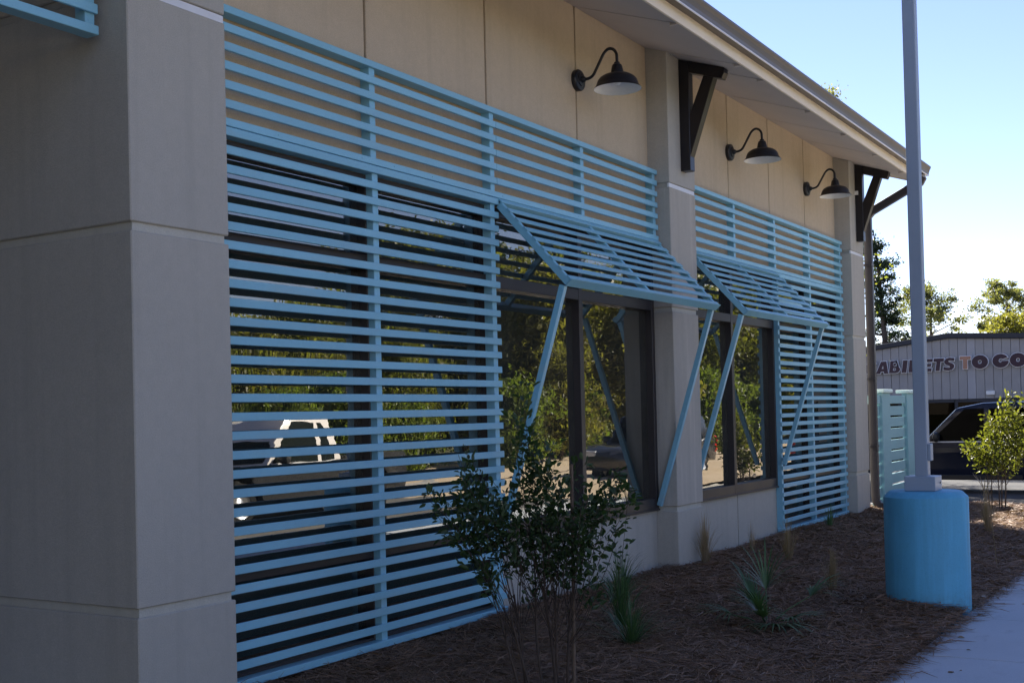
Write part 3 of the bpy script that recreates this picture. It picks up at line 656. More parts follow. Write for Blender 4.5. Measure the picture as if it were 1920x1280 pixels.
cm2 = crape('crape_myrtle', 'small sunlit shrub with yellow green leaves in front of the parked car', (1.68, 18.6, -0.05),
   [(-0.45, 0.0, 0.95, 0.10, 0.08), (-0.25, 0.0, 1.15, 0.14, 0.12), (-0.30, 0.1, 0.85, 0.14, 0.09), (-0.05, 0.0, 1.30, 0.15, 0.12), (0.15, 0.0, 1.20, 0.14, 0.14),
    (0.30, 0.0, 1.50, 0.10, 0.12), (0.25, 0.1, 1.35, 0.12, 0.10), (0.0, 0.0, 0.95, 0.14, 0.09), (0.05, -0.1, 0.70, 0.12, 0.06), (0.22, 0.0, 0.75, 0.08, 0.05), (0.42, 0.1, 1.25, 0.12, 0.14), (0.5, 0.0, 1.0, 0.1, 0.12)],
   6, 0.064, M['leaf_gold'],
   [(-0.12, 0.0, -0.16, 0.0, 0.55, 0.009), (-0.08, 0.05, -0.08, 0.05, 0.60, 0.009), (0.0, 0.0, -0.02, 0.0, 0.62, 0.010), (0.05, 0.03, 0.08, 0.03, 0.66, 0.011), (0.08, 0.0, 0.10, 0.0, 0.68, 0.012)], 5, 0.15, 0.01, 46)

# ------------------------------------------------------------------ clumps in the bed
def tuft(name, label, cat, x, y, n, h, spread, width, mat, seed, sagk=0.25, group=None, lean=(0, 0)):
    r = np.random.default_rng(seed); z = float(gz(x, y)); t = thing(name, label, cat, (x, y, z), 0, group)
    a = r.uniform(0, 2*np.pi, n); b0 = np.stack([np.cos(a)*0.03*r.random(n), np.sin(a)*0.03*r.random(n), -0.02+0*a], 1)
    el = r.uniform(0.15, 1.0, n)**0.8; hh = h*r.uniform(0.5, 1.1, n)
    out = spread*(1.1-el)*r.uniform(0.4, 1.2, n)
    tip = np.stack([np.cos(a)*out+lean[0], np.sin(a)*out+lean[1], hh*el*0.6+hh*0.4], 1)
    sag = np.stack([-np.cos(a)*out*0.1, -np.sin(a)*out*0.1, hh*sagk*r.uniform(0.3, 1, n)], 1)
    link('blades', blade_mesh('blades', b0, tip, sag, width*r.uniform(0.6, 1.2, n), mat), t)['kind'] = 'stuff'
    return t
tuft('grass_clump', 'low spreading green grass clump right of the near shrub, nearest of three', 'grass clump', 1.24, 7.25, 150, 0.36, 0.75, 0.008, M['muhly'], 11)
tuft('grass_clump', 'tall bright green grass clump in the middle of the three by the near shrub', 'grass clump', 0.92, 7.75, 130, 0.60, 0.55, 0.008, M['muhly'], 19)
tuft('grass_clump', 'green spiky grass clump close to the knee wall, farthest of three', 'grass clump', 0.36, 8.85, 120, 0.44, 0.70, 0.010, M['muhly'], 12)
gd = 'dry grass tufts in the pine straw'
tuft('dry_grass', 'dry tan grass tuft at the foot of the middle column', 'dry grass', 0.10, 11.3, 150, 0.64, 0.30, 0.0065, M['drygrass'], 13, 0.15, gd)
tuft('dry_grass', 'thin dry grass tuft in the straw below the far bare window', 'dry grass', 0.80, 11.8, 110, 0.56, 0.32, 0.0065, M['drygrass'], 14, 0.15, gd)
tuft('dry_grass', 'low dull green-brown grass tuft between the palmetto and the blue pedestal', 'dry grass', 1.80, 9.95, 150, 0.42, 0.20, 0.006, M['drygrass'], 15, 0.15, gd)
tuft('dry_grass', 'wispy dry grass tuft below the sunlit shrub near the kerb', 'dry grass', 2.12, 15.2, 150, 0.62, 0.30, 0.007, M['drygrass'], 16, 0.15, gd)
tuft('dry_grass', 'short brown grass tuft beside the middle column near the sill', 'dry grass', 0.12, 12.6, 70, 0.40, 0.15, 0.004, M['drygrass'], 18, 0.15, gd)
def palmetto(label, x, y, fans, h, seed, mat):
    r = np.random.default_rng(seed); z = float(gz(x, y)); t = thing('palmetto', label, 'palmetto', (x, y, z))
    for (az, el, ln, sz) in fans:
        d = Vector((math.cos(az)*math.cos(el), math.sin(az)*math.cos(el), math.sin(el)))
        p1 = d*ln; me = B().tube([(0, 0, -0.02), p1*0.5+Vector((0, 0, 0.01)), p1], [0.006, 0.005, 0.004], 6).mesh('stalk', M['palm'])
        st = link('stalk', me, t)
        s_ = d.cross(Vector((0, 0, 1))).normalized(); n = 17
        an = np.linspace(-1.25, 1.25, n); b = np.repeat(np.array([tuple(p1)]), n, 0)
        dirs = np.array([tuple(d*math.cos(a)+s_*math.sin(a)) for a in an])
        L_ = sz*r.uniform(0.8, 1.1, n)*(1-0.25*(np.abs(an)/1.25)**2)
        tip = b+dirs*L_[:, None]; tip[:, 2] -= 0.12*L_*r.uniform(0.3, 1.6, n)
        link('frond', blade_mesh('frond', b, tip, np.stack([0*L_, 0*L_, 0.12*L_], 1), np.full(n, 0.021), mat), t)
    return t
palmetto('small dwarf palmetto with fan fronds in the middle of the straw bed', 1.78, 8.38, [(1.9, 1.3, 0.26, 0.40), (3.0, 1.0, 0.20, 0.36), (0.75, 0.50, 0.40, 0.36), (3.7, 0.30, 0.26, 0.36), (5.3, 0.12, 0.26, 0.40), (4.4, 0.9, 0.12, 0.32), (-0.2, 0.28, 0.20, 0.32), (2.5, 0.7, 0.16, 0.34), (4.9, 0.45, 0.18, 0.34)], 0.4, 21, M['palm'])
tuft('yucca_plant', 'small stiff dark yucca at the foot of the far louvre screen', 'yucca', 0.16, 15.35, 40, 0.36, 0.30, 0.016, M['palm'], 17, 0.02)
sp = thing('seed_stalk', 'pale dry seed stalk sticking up beside the blue pedestal', 'plant', (2.72, 12.2, -0.09))
pts0 = [(0, 0, 0), (-0.04, 0.0, 0.5), (-0.11, 0, 0.80)]
B().tube([Vector(p)+Vector((2.72, 12.2, -0.09)) for p in pts0], [0.004, 0.0035, 0.003], 5).build('stem', M['drygrass'], sp)
bb = np.array([(-0.09, 0, 0.72)]*7)+np.outer(np.linspace(0, 1, 7), (-0.03, 0, 0.10)); tp = bb+np.array([(math.cos(a)*0.1, math.sin(a)*0.05, 0.13) for a in np.linspace(0.6, 3.3, 7)])
link('seed_head', blade_mesh('seed_head', bb, tp, np.zeros((7, 3)), np.full(7, 0.014), M['drygrass']), sp)

# pebbles and scraps
for x, y, s_, lb in ((0.22, 6.58, 0.016, 'white scrap of paper on the pine straw below the near screen'), (2.90, 10.45, 0.022, 'white pebble by the sidewalk edge behind the blue pedestal')):
    o = B().lathe([(0.0, -s_*0.5), (s_*0.8, -s_*0.3), (s_, 0.1*s_), (s_*0.6, s_*0.5), (0.0, s_*0.6)], n=7).build('scrap' if x < 1 else 'pebble', M['pebble'], None, (x, y, float(gz(x, y))+0.012))
    o.scale = (1.4, 0.9, 0.8); tag(o, lb, 'scrap' if x < 1 else 'pebble')

# pine straw strewn over the bed
def straw():
    n = 210000; r = np.random.default_rng(3)
    y = 4.3+ (19.6-4.3)*r.random(n)**1.75; x = r.uniform(-0.22, 2.86, n)
    # ragged spill over the sidewalk edge
    m = r.random(n) < 0.03; x[m] = 2.84+np.abs(r.normal(0, 0.085, m.sum()))
    keep = (x-2.62)**2+(y-PY)**2 > 0.335**2; x, y = x[keep], y[keep]; n = len(x)
    L_ = r.uniform(0.11, 0.25, n); yaw = r.uniform(0, 2*np.pi, n)+1.2*np.sin(2.1*x+3*y); pit = r.normal(0.05, 0.2, n)
    z = gz(np.minimum(x, 2.95), y)+np.abs(r.normal(0, 0.014, n)); ov = x > 2.93; z[ov] = -0.096+np.abs(r.normal(0, 0.003, ov.sum())); pit[ov] *= 0.08; pit[x > 2.8] *= 0.5
    d = np.stack([np.cos(yaw)*np.cos(pit), np.sin(yaw)*np.cos(pit), np.sin(pit)], 1); c = np.stack([x, y, z], 1)
    a = c-d*L_[:, None]/2; b = c+d*L_[:, None]/2
    wall = (a[:, 0] < WX+0.01) | (b[:, 0] < WX+0.01); 
    sd_ = np.stack([-np.sin(yaw), np.cos(yaw), 0*yaw], 1)
    mid = c+sd_*(r.normal(0, 0.03, n))[:, None]+np.stack([0*x, 0*x, np.abs(r.normal(0, 0.008, n))], 1)
    wd = (0.0010+0.00013*y)[:, None]*r.uniform(0.7, 1.3, n)[:, None]
    U = sd_*wd; tilt = np.stack([0*x, 0*x, r.normal(0, 0.8, n)], 1)*wd
    V = np.stack([a-U, a+U, mid-U-tilt, mid+U+tilt, b-U*0.5, b+U*0.5], 1)[~wall].reshape(-1, 3); n = (~wall).sum()
    bi = (np.arange(n)*6)[:, None]; q = np.concatenate([bi+np.array([[0, 1, 3, 2]]), bi+np.array([[2, 3, 5, 4]])], 1).reshape(-1)
    o = link('pine_straw', mesh_np('pine_straw', V, q, [4]*(2*n), M['straw'])); tag(o, 'brown pine straw mulch covering the planting bed', 'mulch', kind='stuff')
straw()

def fallen():
    n = 260; r = np.random.default_rng(31); x = r.uniform(-0.2, 3.3, n); y = 4.4+14.5*r.random(n)**1.4
    z = gz(np.minimum(x, 2.95), y)+0.02; z[x > 3.0] = -0.097; k_ = (x-2.62)**2+(y-PY)**2 > 0.36**2; x, y, z = x[k_], y[k_], z[k_]; n = len(x)
    a = r.uniform(0, 6.28, n); D_ = np.stack([np.cos(a), np.sin(a), r.normal(0.05, 0.15, n)], 1); L_ = r.uniform(0.02, 0.055, n)
    o = link('fallen_leaves', leaf_mesh('fallen_leaves', np.stack([x, y, z], 1), D_, np.array([0, 0, 1.0])+r.normal(0, 0.3, (n, 3)), L_, L_*0.5, M['deadleaf']))
    tag(o, 'scattered dry fallen leaves lying on the pine straw', 'leaves', kind='stuff')
fallen()
# ------------------------------------------------------------------ trees
def tree_meshes(seed, h, cw, kind, dens=1.0):
    """trunk mesh and crown mesh, base at origin"""
    r = np.random.default_rng(seed); tr = B(); pts = []
    bend = r.normal(0, 0.03*h, 2)
    tp = [Vector((bend[0]*t*t, bend[1]*t*t, h*0.93*t-0.3)) for t in np.linspace(0, 1, 9)]
    r0 = 0.018*h+0.04; tr.tube(tp, [r0*(1-0.9*t) for t in np.linspace(0, 1, 9)], 8)
    lo = {'pine': 0.5, 'oak': 0.22, 'bush': 0.05, 'holly': 0.08}[kind]; nb = {'pine': 20, 'oak': 26, 'bush': 26, 'holly': 34}[kind]
    for i in range(nb):
        t = lo+(0.97-lo)*(i+r.random())/nb; az = i*2.4+r.normal()*0.5
        p0 = Vector((bend[0]*t*t, bend[1]*t*t, h*0.93*t-0.3)); u = (t-lo)/(1-lo)
        if kind == 'pine': ln = cw*(0.35+0.75*math.sin(math.pi*min(1, u*0.75+0.2)))*r.uniform(0.45, 1.1); up = 0.25+0.5*u
        elif kind == 'holly': ln = cw*(1.05-0.62*u)*r.uniform(0.55, 1.15); up = 0.3
        else: ln = cw*math.sin(math.pi*(0.22+0.68*u))*r.uniform(0.55, 1.12); up = 0.35+0.6*u
        d = Vector((math.cos(az), math.sin(az), up)).normalized()
        p2 = p0+d*ln; p1 = p0.lerp(p2, 0.5)+Vector(r.normal(size=3))*ln*0.09
        bp = arc([p0, p1, p2], 4); tr.tube(bp, [max(0.012, r0*0.42*(1-t)*(1-0.9*k_/len(bp))+0.012) for k_ in range(len(bp))], 5, cap=False)
        ncl = {'pine': 5, 'oak': 9, 'bush': 9, 'holly': 8}[kind]
        for k_ in range(ncl):
            u2 = r.uniform(0.35, 1.05) if kind != 'pine' else r.uniform(0.55, 1.05)
            q = p0.lerp(p2, u2)+Vector(r.normal(size=3))*ln*(0.15 if kind == 'pine' else 0.24)
            s = cw*{'pine': 0.10, 'oak': 0.13, 'bush': 0.14, 'holly': 0.12}[kind]*r.uniform(0.6, 1.3)
            nl = int({'pine': 85, 'oak': 80, 'bush': 70, 'holly': 80}[kind]*r.uniform(0.5, 1.3)*dens)
            g = r.normal(size=(nl, 3))*np.array([s, s, s*0.62])
            pts.append(np.array(tuple(q))+g)
    return tr, np.concatenate(pts)
TYPES = {}
def tree_type(key, seed, h, cw, kind, leaf, lm, dens=1.0):
    tr, C_ = tree_meshes(seed, h, cw, kind, dens)
    TYPES[key] = (tr.mesh('trunk', M['bark'], smooth=True), quad_leaves('crown', C_, leaf, M[lm], seed, 1.9 if kind == 'pine' else 1.5))
tree_type('pine', 1, 13.2, 3.0, 'pine', 0.105, 'leaf_pine_hazed', 1.5)
tree_type('pine2', 2, 12.6, 2.6, 'pine', 0.10, 'leaf_pine_hazed', 1.5)
tree_type('oak', 3, 9, 3.4, 'oak', 0.125, 'leaf_tree')
tree_type('olive', 4, 7, 2.8, 'oak', 0.12, 'leaf_olive')
tree_type('bright', 5, 4.2, 2.1, 'bush', 0.11, 'leaf_bright')
tree_type('holly', 6, 9.5, 2.4, 'holly', 0.11, 'leaf_evergreen')
def tree(key, name, label, x, y, s=1.0, rz=0.0, z=-0.2, group=None):
    t = thing(name, label, 'tree' if 'bush' not in name else 'bush', (x, y, z), rz, group); t.scale = (s,)*3
    link('trunk', TYPES[key][0], t); link('crown', TYPES[key][1], t); return t
gb = 'trees behind the far shop'
tree_type('fine_oak', 12, 7.4, 2.9, 'oak', 0.055, 'leaf_tree', 3.2)
tree_type('fine_pine', 13, 15.8, 3.4, 'pine', 0.055, 'leaf_pine_hazed', 2.6)
tree_type('tall_holly', 8, 15.6, 1.9, 'holly', 0.10, 'leaf_evergreen')
tree('tall_holly', 'evergreen_tree', 'tall narrow dark evergreen tree just right of the downspout, behind the shop', -15.2, 80, 1.0, 0.4, -1.2)
tree('pine', 'pine_tree', 'pine with airy crown behind the shop, split by the grey pole', -16.0, 96, 0.98, 0, -1.2, gb)
tree('oak', 'broadleaf_tree', 'low broad green tree left of the pole above the shop roof', -17.6, 88, 0.72, 1, -1.2, gb)
tree('olive', 'broadleaf_tree', 'thin pale tree above the ridge of the shop roof', -13.2, 92, 0.98, 2, -1.2, gb)
tree('pine2', 'pine_tree', 'tall open pine standing right of the pole near the picture edge', -10.6, 97, 1.02, 2.2, -1.2, gb)
tree('olive', 'broadleaf_tree', 'golden rounded tree at the right picture edge above the shop', -9.3, 90, 1.22, 0.7, -1.2, gb)
tree('oak', 'broadleaf_tree', 'pale rounded tree just left of the golden one above the shop', -12.6, 95, 0.78, 0.2, -1.2, gb)
tree('fine_pine', 'pine_tree', 'pine tip peeping over the gutter in the middle of the eave line', -10.7, 43, 0.93, 0.9, -0.8)
tree('fine_oak', 'broadleaf_tree', 'spreading tree hidden behind the end of the building, nearer of two', -6.0, 28, 1.0, 0.1, -0.4)
tree('fine_oak', 'broadleaf_tree', 'spreading tree hidden behind the end of the building, farther of two', -8.0, 31.5, 1.05, 2.0, -0.4)
# wood across the driveway, mirrored in the windows
gr = 'trees across the driveway mirrored in the windows'
kinds = {'oak': ('broadleaf_tree', 'broad green tree'), 'olive': ('broadleaf_tree', 'olive brown tree'), 'bright': ('leafy_bush', 'bright green bush'), 'pine': ('pine_tree', 'open pine'), 'pine2': ('pine_tree', 'slim pine'), 'holly': ('evergreen_tree', 'dark evergreen')}
lay = []
r_ = random.Random(5)
for i in range(28):
    y = 9+i*3.0; lay.append((r_.choice(['oak', 'olive', 'oak', 'olive', 'oak']), 19.5+r_.uniform(-1.6, 1.6), y, r_.uniform(0.75, 1.05)))
for i in range(22):
    y = 13+i*3.5; lay.append((r_.choice(['bright', 'bright', 'bright', 'olive']), 16.4+r_.uniform(-0.8, 1.0), y, r_.uniform(0.55, 0.95)))
for i in range(22):
    y = 8+i*4.2; lay.append((r_.choice(['oak', 'pine2', 'oak', 'holly']), 25+r_.uniform(-2, 2), y, r_.uniform(0.95, 1.2)))
for i, (kd, x, y, s) in enumerate(lay):
    if y < 40: s *= 0.68 if kd != 'bright' else 0.9
    row = 'front' if x < 17.6 else ('middle' if x < 22.5 else 'back')
    tree(kd, kinds[kd][0], '%s in the %s row across the driveway, mirrored in the window panes' % (kinds[kd][1], row), x, y, s, r_.uniform(0, 6.28), -0.25, gr)

# unseen trees added behind the camera to shade the near side of the columns
for i, (x, y, s_) in enumerate(((-6.5, -15, 1.05), (-1.5, -14.5, 1.15), (3.0, -16, 1.1), (7.5, -15.0, 1.2), (12.5, -13, 1.0))):
    tree('oak', 'broadleaf_tree', 'added unseen broadleaf tree behind the camera, cutting sky light on the columns', x, y, s_, i*1.3, -0.3, 'trees added behind the camera to shade the columns')
# ------------------------------------------------------------------ vehicles
def car(label, name, loc, rz, paint, L=4.7, W=1.88, Hh=1.74, kind='suv', cabin=None):
    t = thing(name, label, 'car', loc, rz)
    # local: x along the length, front at -x; y = side; z up
    f, rr, wz, wr = -L/2+0.9, L/2-0.95, 0.36, 0.36
    def arch(cx):
        return [(cx+0.46*math.cos(a), wz+0.46*math.sin(a)) for a in np.linspace(math.pi-0.25, 0.25, 9)]
    a1, a2 = arch(f), arch(rr)
    belt = 0.98
    low = [(-L/2+0.05, 0.30)]+[(p[0], p[1]) for p in a1]+[(f+0.52, 0.26), (rr-0.52, 0.26)]+[p for p in a2]+[(L/2-0.06, 0.34), (L/2, 0.60), (L/2-0.03, belt+0.02), (0.0, belt), (-L/2+1.42, belt), (-L/2+1.2, 0.99), (-L/2+0.35, 0.90), (-L/2+0.05, 0.76), (-L/2, 0.55)]
    B().prism(low, 'y', -W/2, W/2).poly([], []).mesh
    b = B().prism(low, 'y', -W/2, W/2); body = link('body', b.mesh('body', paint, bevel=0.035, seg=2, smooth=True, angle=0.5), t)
    # greenhouse
    if kind == 'suv': roofp = [(-L/2+1.38, belt-0.01), (-L/2+2.02, Hh-0.10), (-L/2+2.5, Hh-0.01), (0.75, Hh), (L/2-0.55, Hh-0.06), (L/2-0.12, belt-0.01)]
    elif kind == 'pickup': roofp = [(-L/2+1.5, belt-0.01), (-L/2+2.15, Hh-0.06), (-L/2+2.5, Hh), (0.55, Hh-0.01), (0.80, belt-0.01)]
    wt = 0.17
    def side(p, sgn, out=0.0):
        k_ = max(0, (p[1]-belt))/(Hh-belt); return (p[0], sgn*(W/2-0.03-wt*k_+out), p[1])
    n = len(roofp); g = B(); g.poly([side(p, -1) for p in roofp]+[side(p, 1) for p in roofp], [list(range(n))[::-1], list(range(n, 2*n))]+[[i, (i+1) % n, n+(i+1) % n, n+i] for i in range(n)])
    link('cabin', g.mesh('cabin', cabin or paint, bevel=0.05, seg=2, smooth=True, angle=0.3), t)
    zt, zb = Hh-0.12, belt+0.03
    x0b, x0t = roofp[0][0]+0.16, roofp[1][0]+0.10
    x1 = 0.22; x2b = roofp[-1][0]-0.22; x2t = roofp[-2][0]-0.16
    for sg in (-1, 1):
        for quad in ([(x0b, zb), (x1-0.05, zb), (x1-0.05, zt), (x0t+0.05, zt)], [(x1+0.05, zb), (min(x2b, x1+1.15), zb), (min(x2t, x1+1.1), zt), (x1+0.05, zt)]):
            if quad[1][0]-quad[0][0] < 0.2: continue
            vs = [side(p, sg, 0.006) for p in quad]; vs2 = [side(p, sg, -0.02) for p in quad]
            link('side_window', B().poly(vs+vs2, [[0, 1, 2, 3], [4, 7, 6, 5], [0, 4, 5, 1], [1, 5, 6, 2], [2, 6, 7, 3], [3, 7, 4, 0]]).mesh('side_window', M['carglass']), t)
        for xs in (x0b-0.02, x1, x1+1.12):
            if xs < roofp[-1][0]: link('door_seam', B().box(xs-0.004, xs+0.004, sg*W/2-0.004, sg*W/2+0.0015, 0.36, belt-0.03).mesh('door_seam', M['trimblack']), t)
        for xs in (x1-0.30, x1+0.78):
            if xs < roofp[-1][0]: link('door_handle', B().box(xs, xs+0.2, sg*W/2-0.01, sg*W/2+0.03, 0.84, 0.87).mesh('door_handle', paint, bevel=0.01), t)
        link('rocker_trim', B().box(f+0.55, rr-0.55, sg*W/2-0.02, sg*W/2+0.012, 0.27, 0.36).mesh('rocker_trim', M['trimblack'], bevel=0.01), t)
        link('belt_trim', B().box(x0b-0.05, x2b, sg*(W/2-0.045)-0.012, sg*(W/2-0.045)+0.03, belt+0.002, belt+0.02).mesh('belt_trim', M['bead']), t)
        mr = B().lathe([(0.0, -0.11), (0.05, -0.10), (0.085, -0.04), (0.09, 0.04), (0.07, 0.10), (0.0, 0.11)], c=(0, 0, 0), n=14, axis='y').mesh('mirror', M['trimblack'], smooth=True)
        m_ = link('mirror', mr, t, (x0b+0.14, sg*(W/2+0.10), belt+0.11)); m_.scale = (0.75, 1.0, 1.15)
        link('headlight', B().box(-L/2+0.02, -L/2+0.34, sg*(W/2-0.22)-0.2, sg*(W/2-0.20)+0.205, 0.66, 0.80).mesh('headlight', M['lamp_lens'], bevel=0.03, seg=2), t)
        if kind != 'pickup': link('tail_light', B().box(L/2-0.14, L/2+0.012, sg*(W/2-0.10)-0.11, sg*(W/2-0.10)+0.108, 0.66, 1.02).mesh('tail_light', M['redlight'], bevel=0.015), t)
        for cx in (f, rr):
            wh = link('wheel', None, t, (cx, sg*(W/2-0.12), wz))
            link('tyre', B().lathe([(0.22, -0.11), (0.33, -0.115), (wr, -0.08), (wr, 0.08), (0.33, 0.115), (0.22, 0.11)], n=28, axis='y', close=True).mesh('tyre', M['rubber'], smooth=True), wh)
            link('rim', B().lathe([(0.0, sg*0.06), (0.06, sg*0.075), (0.10, sg*0.06), (0.20, sg*0.085), (0.225, sg*0.10), (0.225, -sg*0.08)], n=20, axis='y').mesh('rim', M['alloy'], smooth=True), wh)
    wsp = [(roofp[0][0]+0.04, belt+0.05), (roofp[1][0]-0.02, Hh-0.13)]
    vs = [(wsp[0][0]-0.012, -W/2+0.16, wsp[0][1]), (wsp[0][0]-0.012, W/2-0.16, wsp[0][1]), (wsp[1][0]-0.012, W/2-0.26, wsp[1][1]), (wsp[1][0]-0.012, -W/2+0.26, wsp[1][1])]
    vs2 = [(v[0]+0.03, v[1], v[2]-0.01) for v in vs]
    link('windshield', B().poly(vs+vs2, [[0, 1, 2, 3], [4, 7, 6, 5], [0, 4, 5, 1], [1, 5, 6, 2], [2, 6, 7, 3], [3, 7, 4, 0]]).mesh('windshield', M['carglass']), t)
    if kind == 'pickup':
        link('bed_rail', B().box(0.85, L/2-0.02, -W/2+0.02, -W/2+0.10, belt, belt+0.06).box(0.85, L/2-0.02, W/2-0.10, W/2-0.02, belt, belt+0.06).mesh('bed_rail', M['trimblack']), t)
    return t
car('dark navy sport utility car parked beyond the bed, half behind the sunlit shrub', 'parked_car', (0.35, 24.95, -0.20), 0, M['carnavy'])
car('white-cabbed pickup truck, lower body coloured dark for shadow, on the driveway, mirrored in the near windows', 'pickup_truck', (9.2, 15.6, -0.19), math.pi/2, M['cargrey'], 5.3, 1.95, 1.78, 'pickup', M['carwhite'])  # dark body colour stands in for the building's shadow on the lower truck
car('dark car with red tail lights on the driveway, seen only mirrored in the far window', 'parked_car', (8.6, 30.0, -0.30), math.pi/2, M['cargrey'])

# ------------------------------------------------------------------ far shop with its sign
YS = 60.0
shop = thing('shop_building', 'low grey metal clad shop with dark roof trim beyond the parking lot', 'building', (-7.3, YS, -1.2))
RX, RZ = -7.33, 4.70
rz_ = lambda x: RZ-(0.118*(RX-x) if x < RX else 0.055*(x-RX))
pw = 0.395
xs0 = -23.1
for i in range(94):
    a = xs0+i*pw; b = a+pw-0.012; zb = 1.77+0.018*0
    B().prism([(a, zb), (b, zb), (b, rz_(b)), (a, rz_(a))], 'y', YS-0.05-0.008*(i % 3), YS+0.04).build('siding_panel', M['siding_light' if i in (42, 63) else 'siding'], shop, bevel=0.012)
x1s = xs0+94*pw
B().prism([(xs0, -1.3), (x1s, -1.3), (x1s, rz_(x1s)), (RX, RZ), (xs0, rz_(xs0))], 'y', YS+0.041, YS+18).build('wall', M['trimdark'], shop)
tr_ = 0.25
B().prism([(xs0-0.3, rz_(xs0-0.3)), (RX, RZ), (x1s+0.3, rz_(x1s+0.3)), (x1s+0.3, rz_(x1s+0.3)+tr_), (RX, RZ+tr_), (xs0-0.3, rz_(xs0-0.3)+tr_)], 'y', YS-0.22, YS+18.2).build('roof_trim', M['trimdark'], shop, bevel=0.02)
for i in range(14):
    a = xs0+0.1+i*2.65
    wn_ = link('shop_window', None, shop, (a-(-7.3), 0.0, 0.0))
    B().box(a, a+0.12, YS-0.02, YS+0.035, -1.25, 1.76).box(a+0.125, a+2.6, YS-0.02, YS+0.035, 1.62, 1.76).build('frame', M['trimdark'], wn_)
    B().box(a+0.125, a+2.6, YS+0.01, YS+0.02, -1.2, 1.615).build('pane', M['shopglass'], wn_)
B().box(-5.66, -5.28, YS-0.22, YS-0.06, 1.93, 2.12).build('wall_light', M['shade_white'], shop, bevel=0.02)
sign = thing('shop_sign', 'raised maroon letters with white edges reading CABINETS TO GO on the grey shop', 'sign', (-7.3, YS-0.1, 3.15))
def circ(cx, cy, rx, ry, n=28, a0=0, a1=2*math.pi): return [(cx+rx*math.cos(a), cy+ry*math.sin(a)) for a in np.linspace(a0, a1, n, endpoint=(a1-a0 < 6.28))]
GL = {
 'A': ([[(0, 0), (.30, 1), (.72, 1), (1, 0), (.66, 0), (.62, .17), (.37, .17), (.33, 0)], [(.43, .40), (.57, .40), (.50, .70)]]),
 'B': ([[(0, 0), (0, 1), (.55, 1)]+circ(.60, .74, .33, .26, 8, -4.8+2*math.pi, -.9+2*math.pi)[::-1][::-1][::-1]+[(.84, .50)]+circ(.60, .28, .40, .28, 8, .8, -1.57)+[(.55, 0)], [(.34, .60), (.34, .80), (.54, .80), (.58, .70), (.54, .60)], [(.34, .20), (.34, .42), (.56, .42), (.62, .31), (.56, .20)]]),
 'I': ([[(0, 0), (0, 1), (1, 1), (1, 0)]]),
 'N': ([[(0, 0), (0, 1), (.36, 1), (.66, .48), (.66, 1), (1, 1), (1, 0), (.64, 0), (.34, .52), (.34, 0)]]),
 'E': ([[(0, 0), (0, 1), (1, 1), (1, .76), (.42, .76), (.42, .62), (.9, .62), (.9, .40), (.42, .40), (.42, .24), (1, .24), (1, 0)]]),
 'T': ([[(.30, 0), (.30, .74), (0, .74), (0, 1), (1, 1), (1, .74), (.70, .74), (.70, 0)]]),
 'S': ([[(.02, .05), (.02, .30), (.30, .24), (.56, .22), (.62, .29), (.50, .37), (.20, .46), (.03, .60), (.03, .80), (.18, .96), (.45, 1.02), (.92, .97), (.92, .73), (.62, .79), (.42, .79), (.38, .72), (.50, .65), (.80, .56), (.98, .42), (.98, .20), (.80, .04), (.48, -.02)]]),
 'O': ([circ(.5, .5, .54, .54), circ(.5, .5, .13, .15, 16)]),
 'G': ([circ(.5, .5, .54, .54, 30, 0.42, 2*math.pi-0.03)+[(.50, .47), (.50, .60), (.62, .60), (.60, .66)]+circ(.5, .52, .15, .16, 8, .9, 2.6)+[(.36, .56), (.36, .66), (.6, .72)]]),
 'C': ([circ(.52, .5, .54, .54, 24, .75, 2*math.pi-.75)+circ(.6, .5, .2, .24, 10, 2*math.pi-1.0, 1.0)]),
}
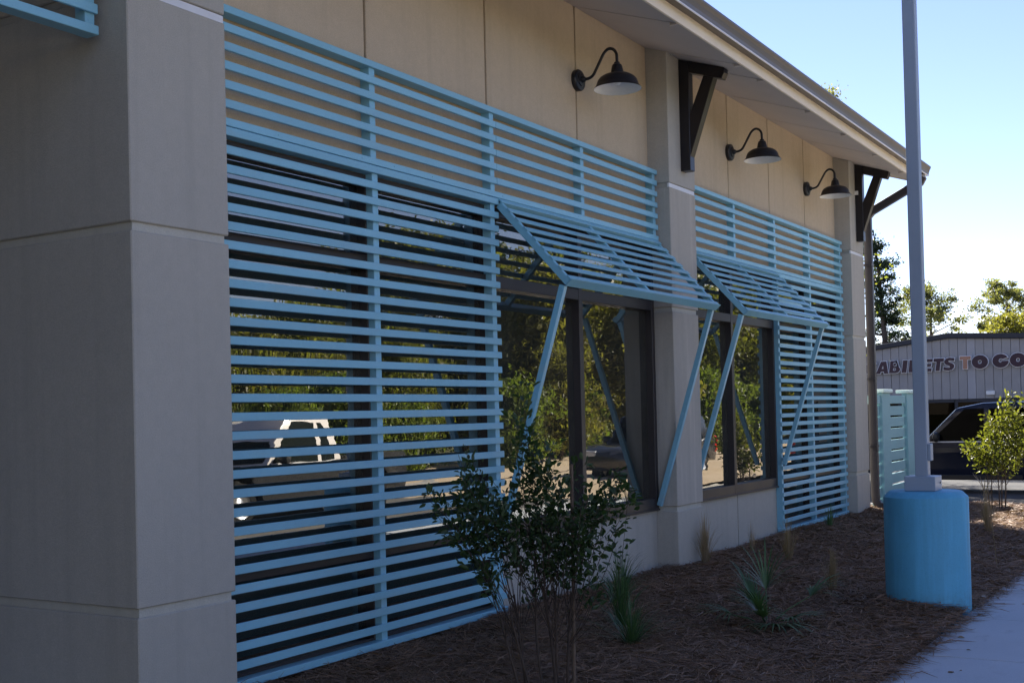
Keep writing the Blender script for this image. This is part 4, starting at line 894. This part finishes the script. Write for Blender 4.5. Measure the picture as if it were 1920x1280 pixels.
GL['G'] = [circ(.5, .5, .54, .54, 26, 0.50, 2*math.pi-0.02)+[(.52, .49), (.52, .60), (.66, .60)]+circ(.5, .5, .17, .19, 10, 0.55, 2*math.pi-1.2)[::1][:0]+[(.60, .66), (.50, .70), (.38, .66), (.33, .52), (.38, .36), (.48, .30), (.30, .30), (.22, .50), (.28, .70), (.42, .82), (.62, .82), (.78, .74)]]
GL['G'] = [circ(.5, .5, .54, .54, 26, 0.50, 2*math.pi-0.02)+[(.55, .49), (.55, .38), (.48, .36), (.40, .42), (.37, .52), (.42, .64), (.54, .69), (.66, .64)]]
def letter(ch, x0, x1, z0, hgt, shear, face):
    cu = bpy.data.curves.new('letter', 'CURVE'); cu.dimensions = '2D'; cu.fill_mode = 'BOTH'
    for loop in GL[ch]:
        sp_ = cu.splines.new('POLY'); sp_.points.add(len(loop)-1); sp_.use_cyclic_u = True
        for p, (u, v) in zip(sp_.points, loop): p.co = (u*(x1-x0)+shear*v*hgt, v*hgt, 0, 1)
    def tomesh(off, ext, nm, mat):
        cu.offset = off; cu.extrude = ext; o = bpy.data.objects.new('tmp', cu); COL.objects.link(o)
        dg = bpy.context.evaluated_depsgraph_get(); me = bpy.data.meshes.new_from_object(o.evaluated_get(dg))
        bpy.data.objects.remove(o); me.name = nm; me.materials.clear(); me.materials.append(mat); return me
    L_ = link('letter', tomesh(0.0, 0.02, 'letter', face), sign, (x0+7.3, -0.14, z0-3.15), (math.pi/2, 0, 0))
    link('letter_edge', tomesh(0.026, 0.05, 'letter_edge', M['letter_white']), L_, (0, 0, -0.055))
MR = M['maroon']
px2x = lambda p: -10.851+(p-1640)*(6.902/280.0)
zl = lambda x: 3.16+0.013*(x+7.3)
for ch, a, b, fc in (('C', 1622, 1643, MR), ('A', 1643.5, 1668, MR), ('B', 1669.5, 1690, MR), ('I', 1694, 1703, MR), ('N', 1707, 1731, MR), ('E', 1734, 1751, MR), ('T', 1753, 1772, MR), ('S', 1773, 1793, MR)):
    letter(ch, px2x(a), px2x(b), zl(px2x(a)), 0.60, 0.14, fc)
for ch, a, b, fc in (('T', 1804, 1824, M['letter_tan']), ('O', 1827.5, 1855, MR), ('G', 1865, 1892, MR), ('O', 1896, 1923, MR)):
    letter(ch, px2x(a), px2x(b), zl(px2x(a))+0.03, 0.60, 0.03 if ch == 'T' else 0.0, fc)
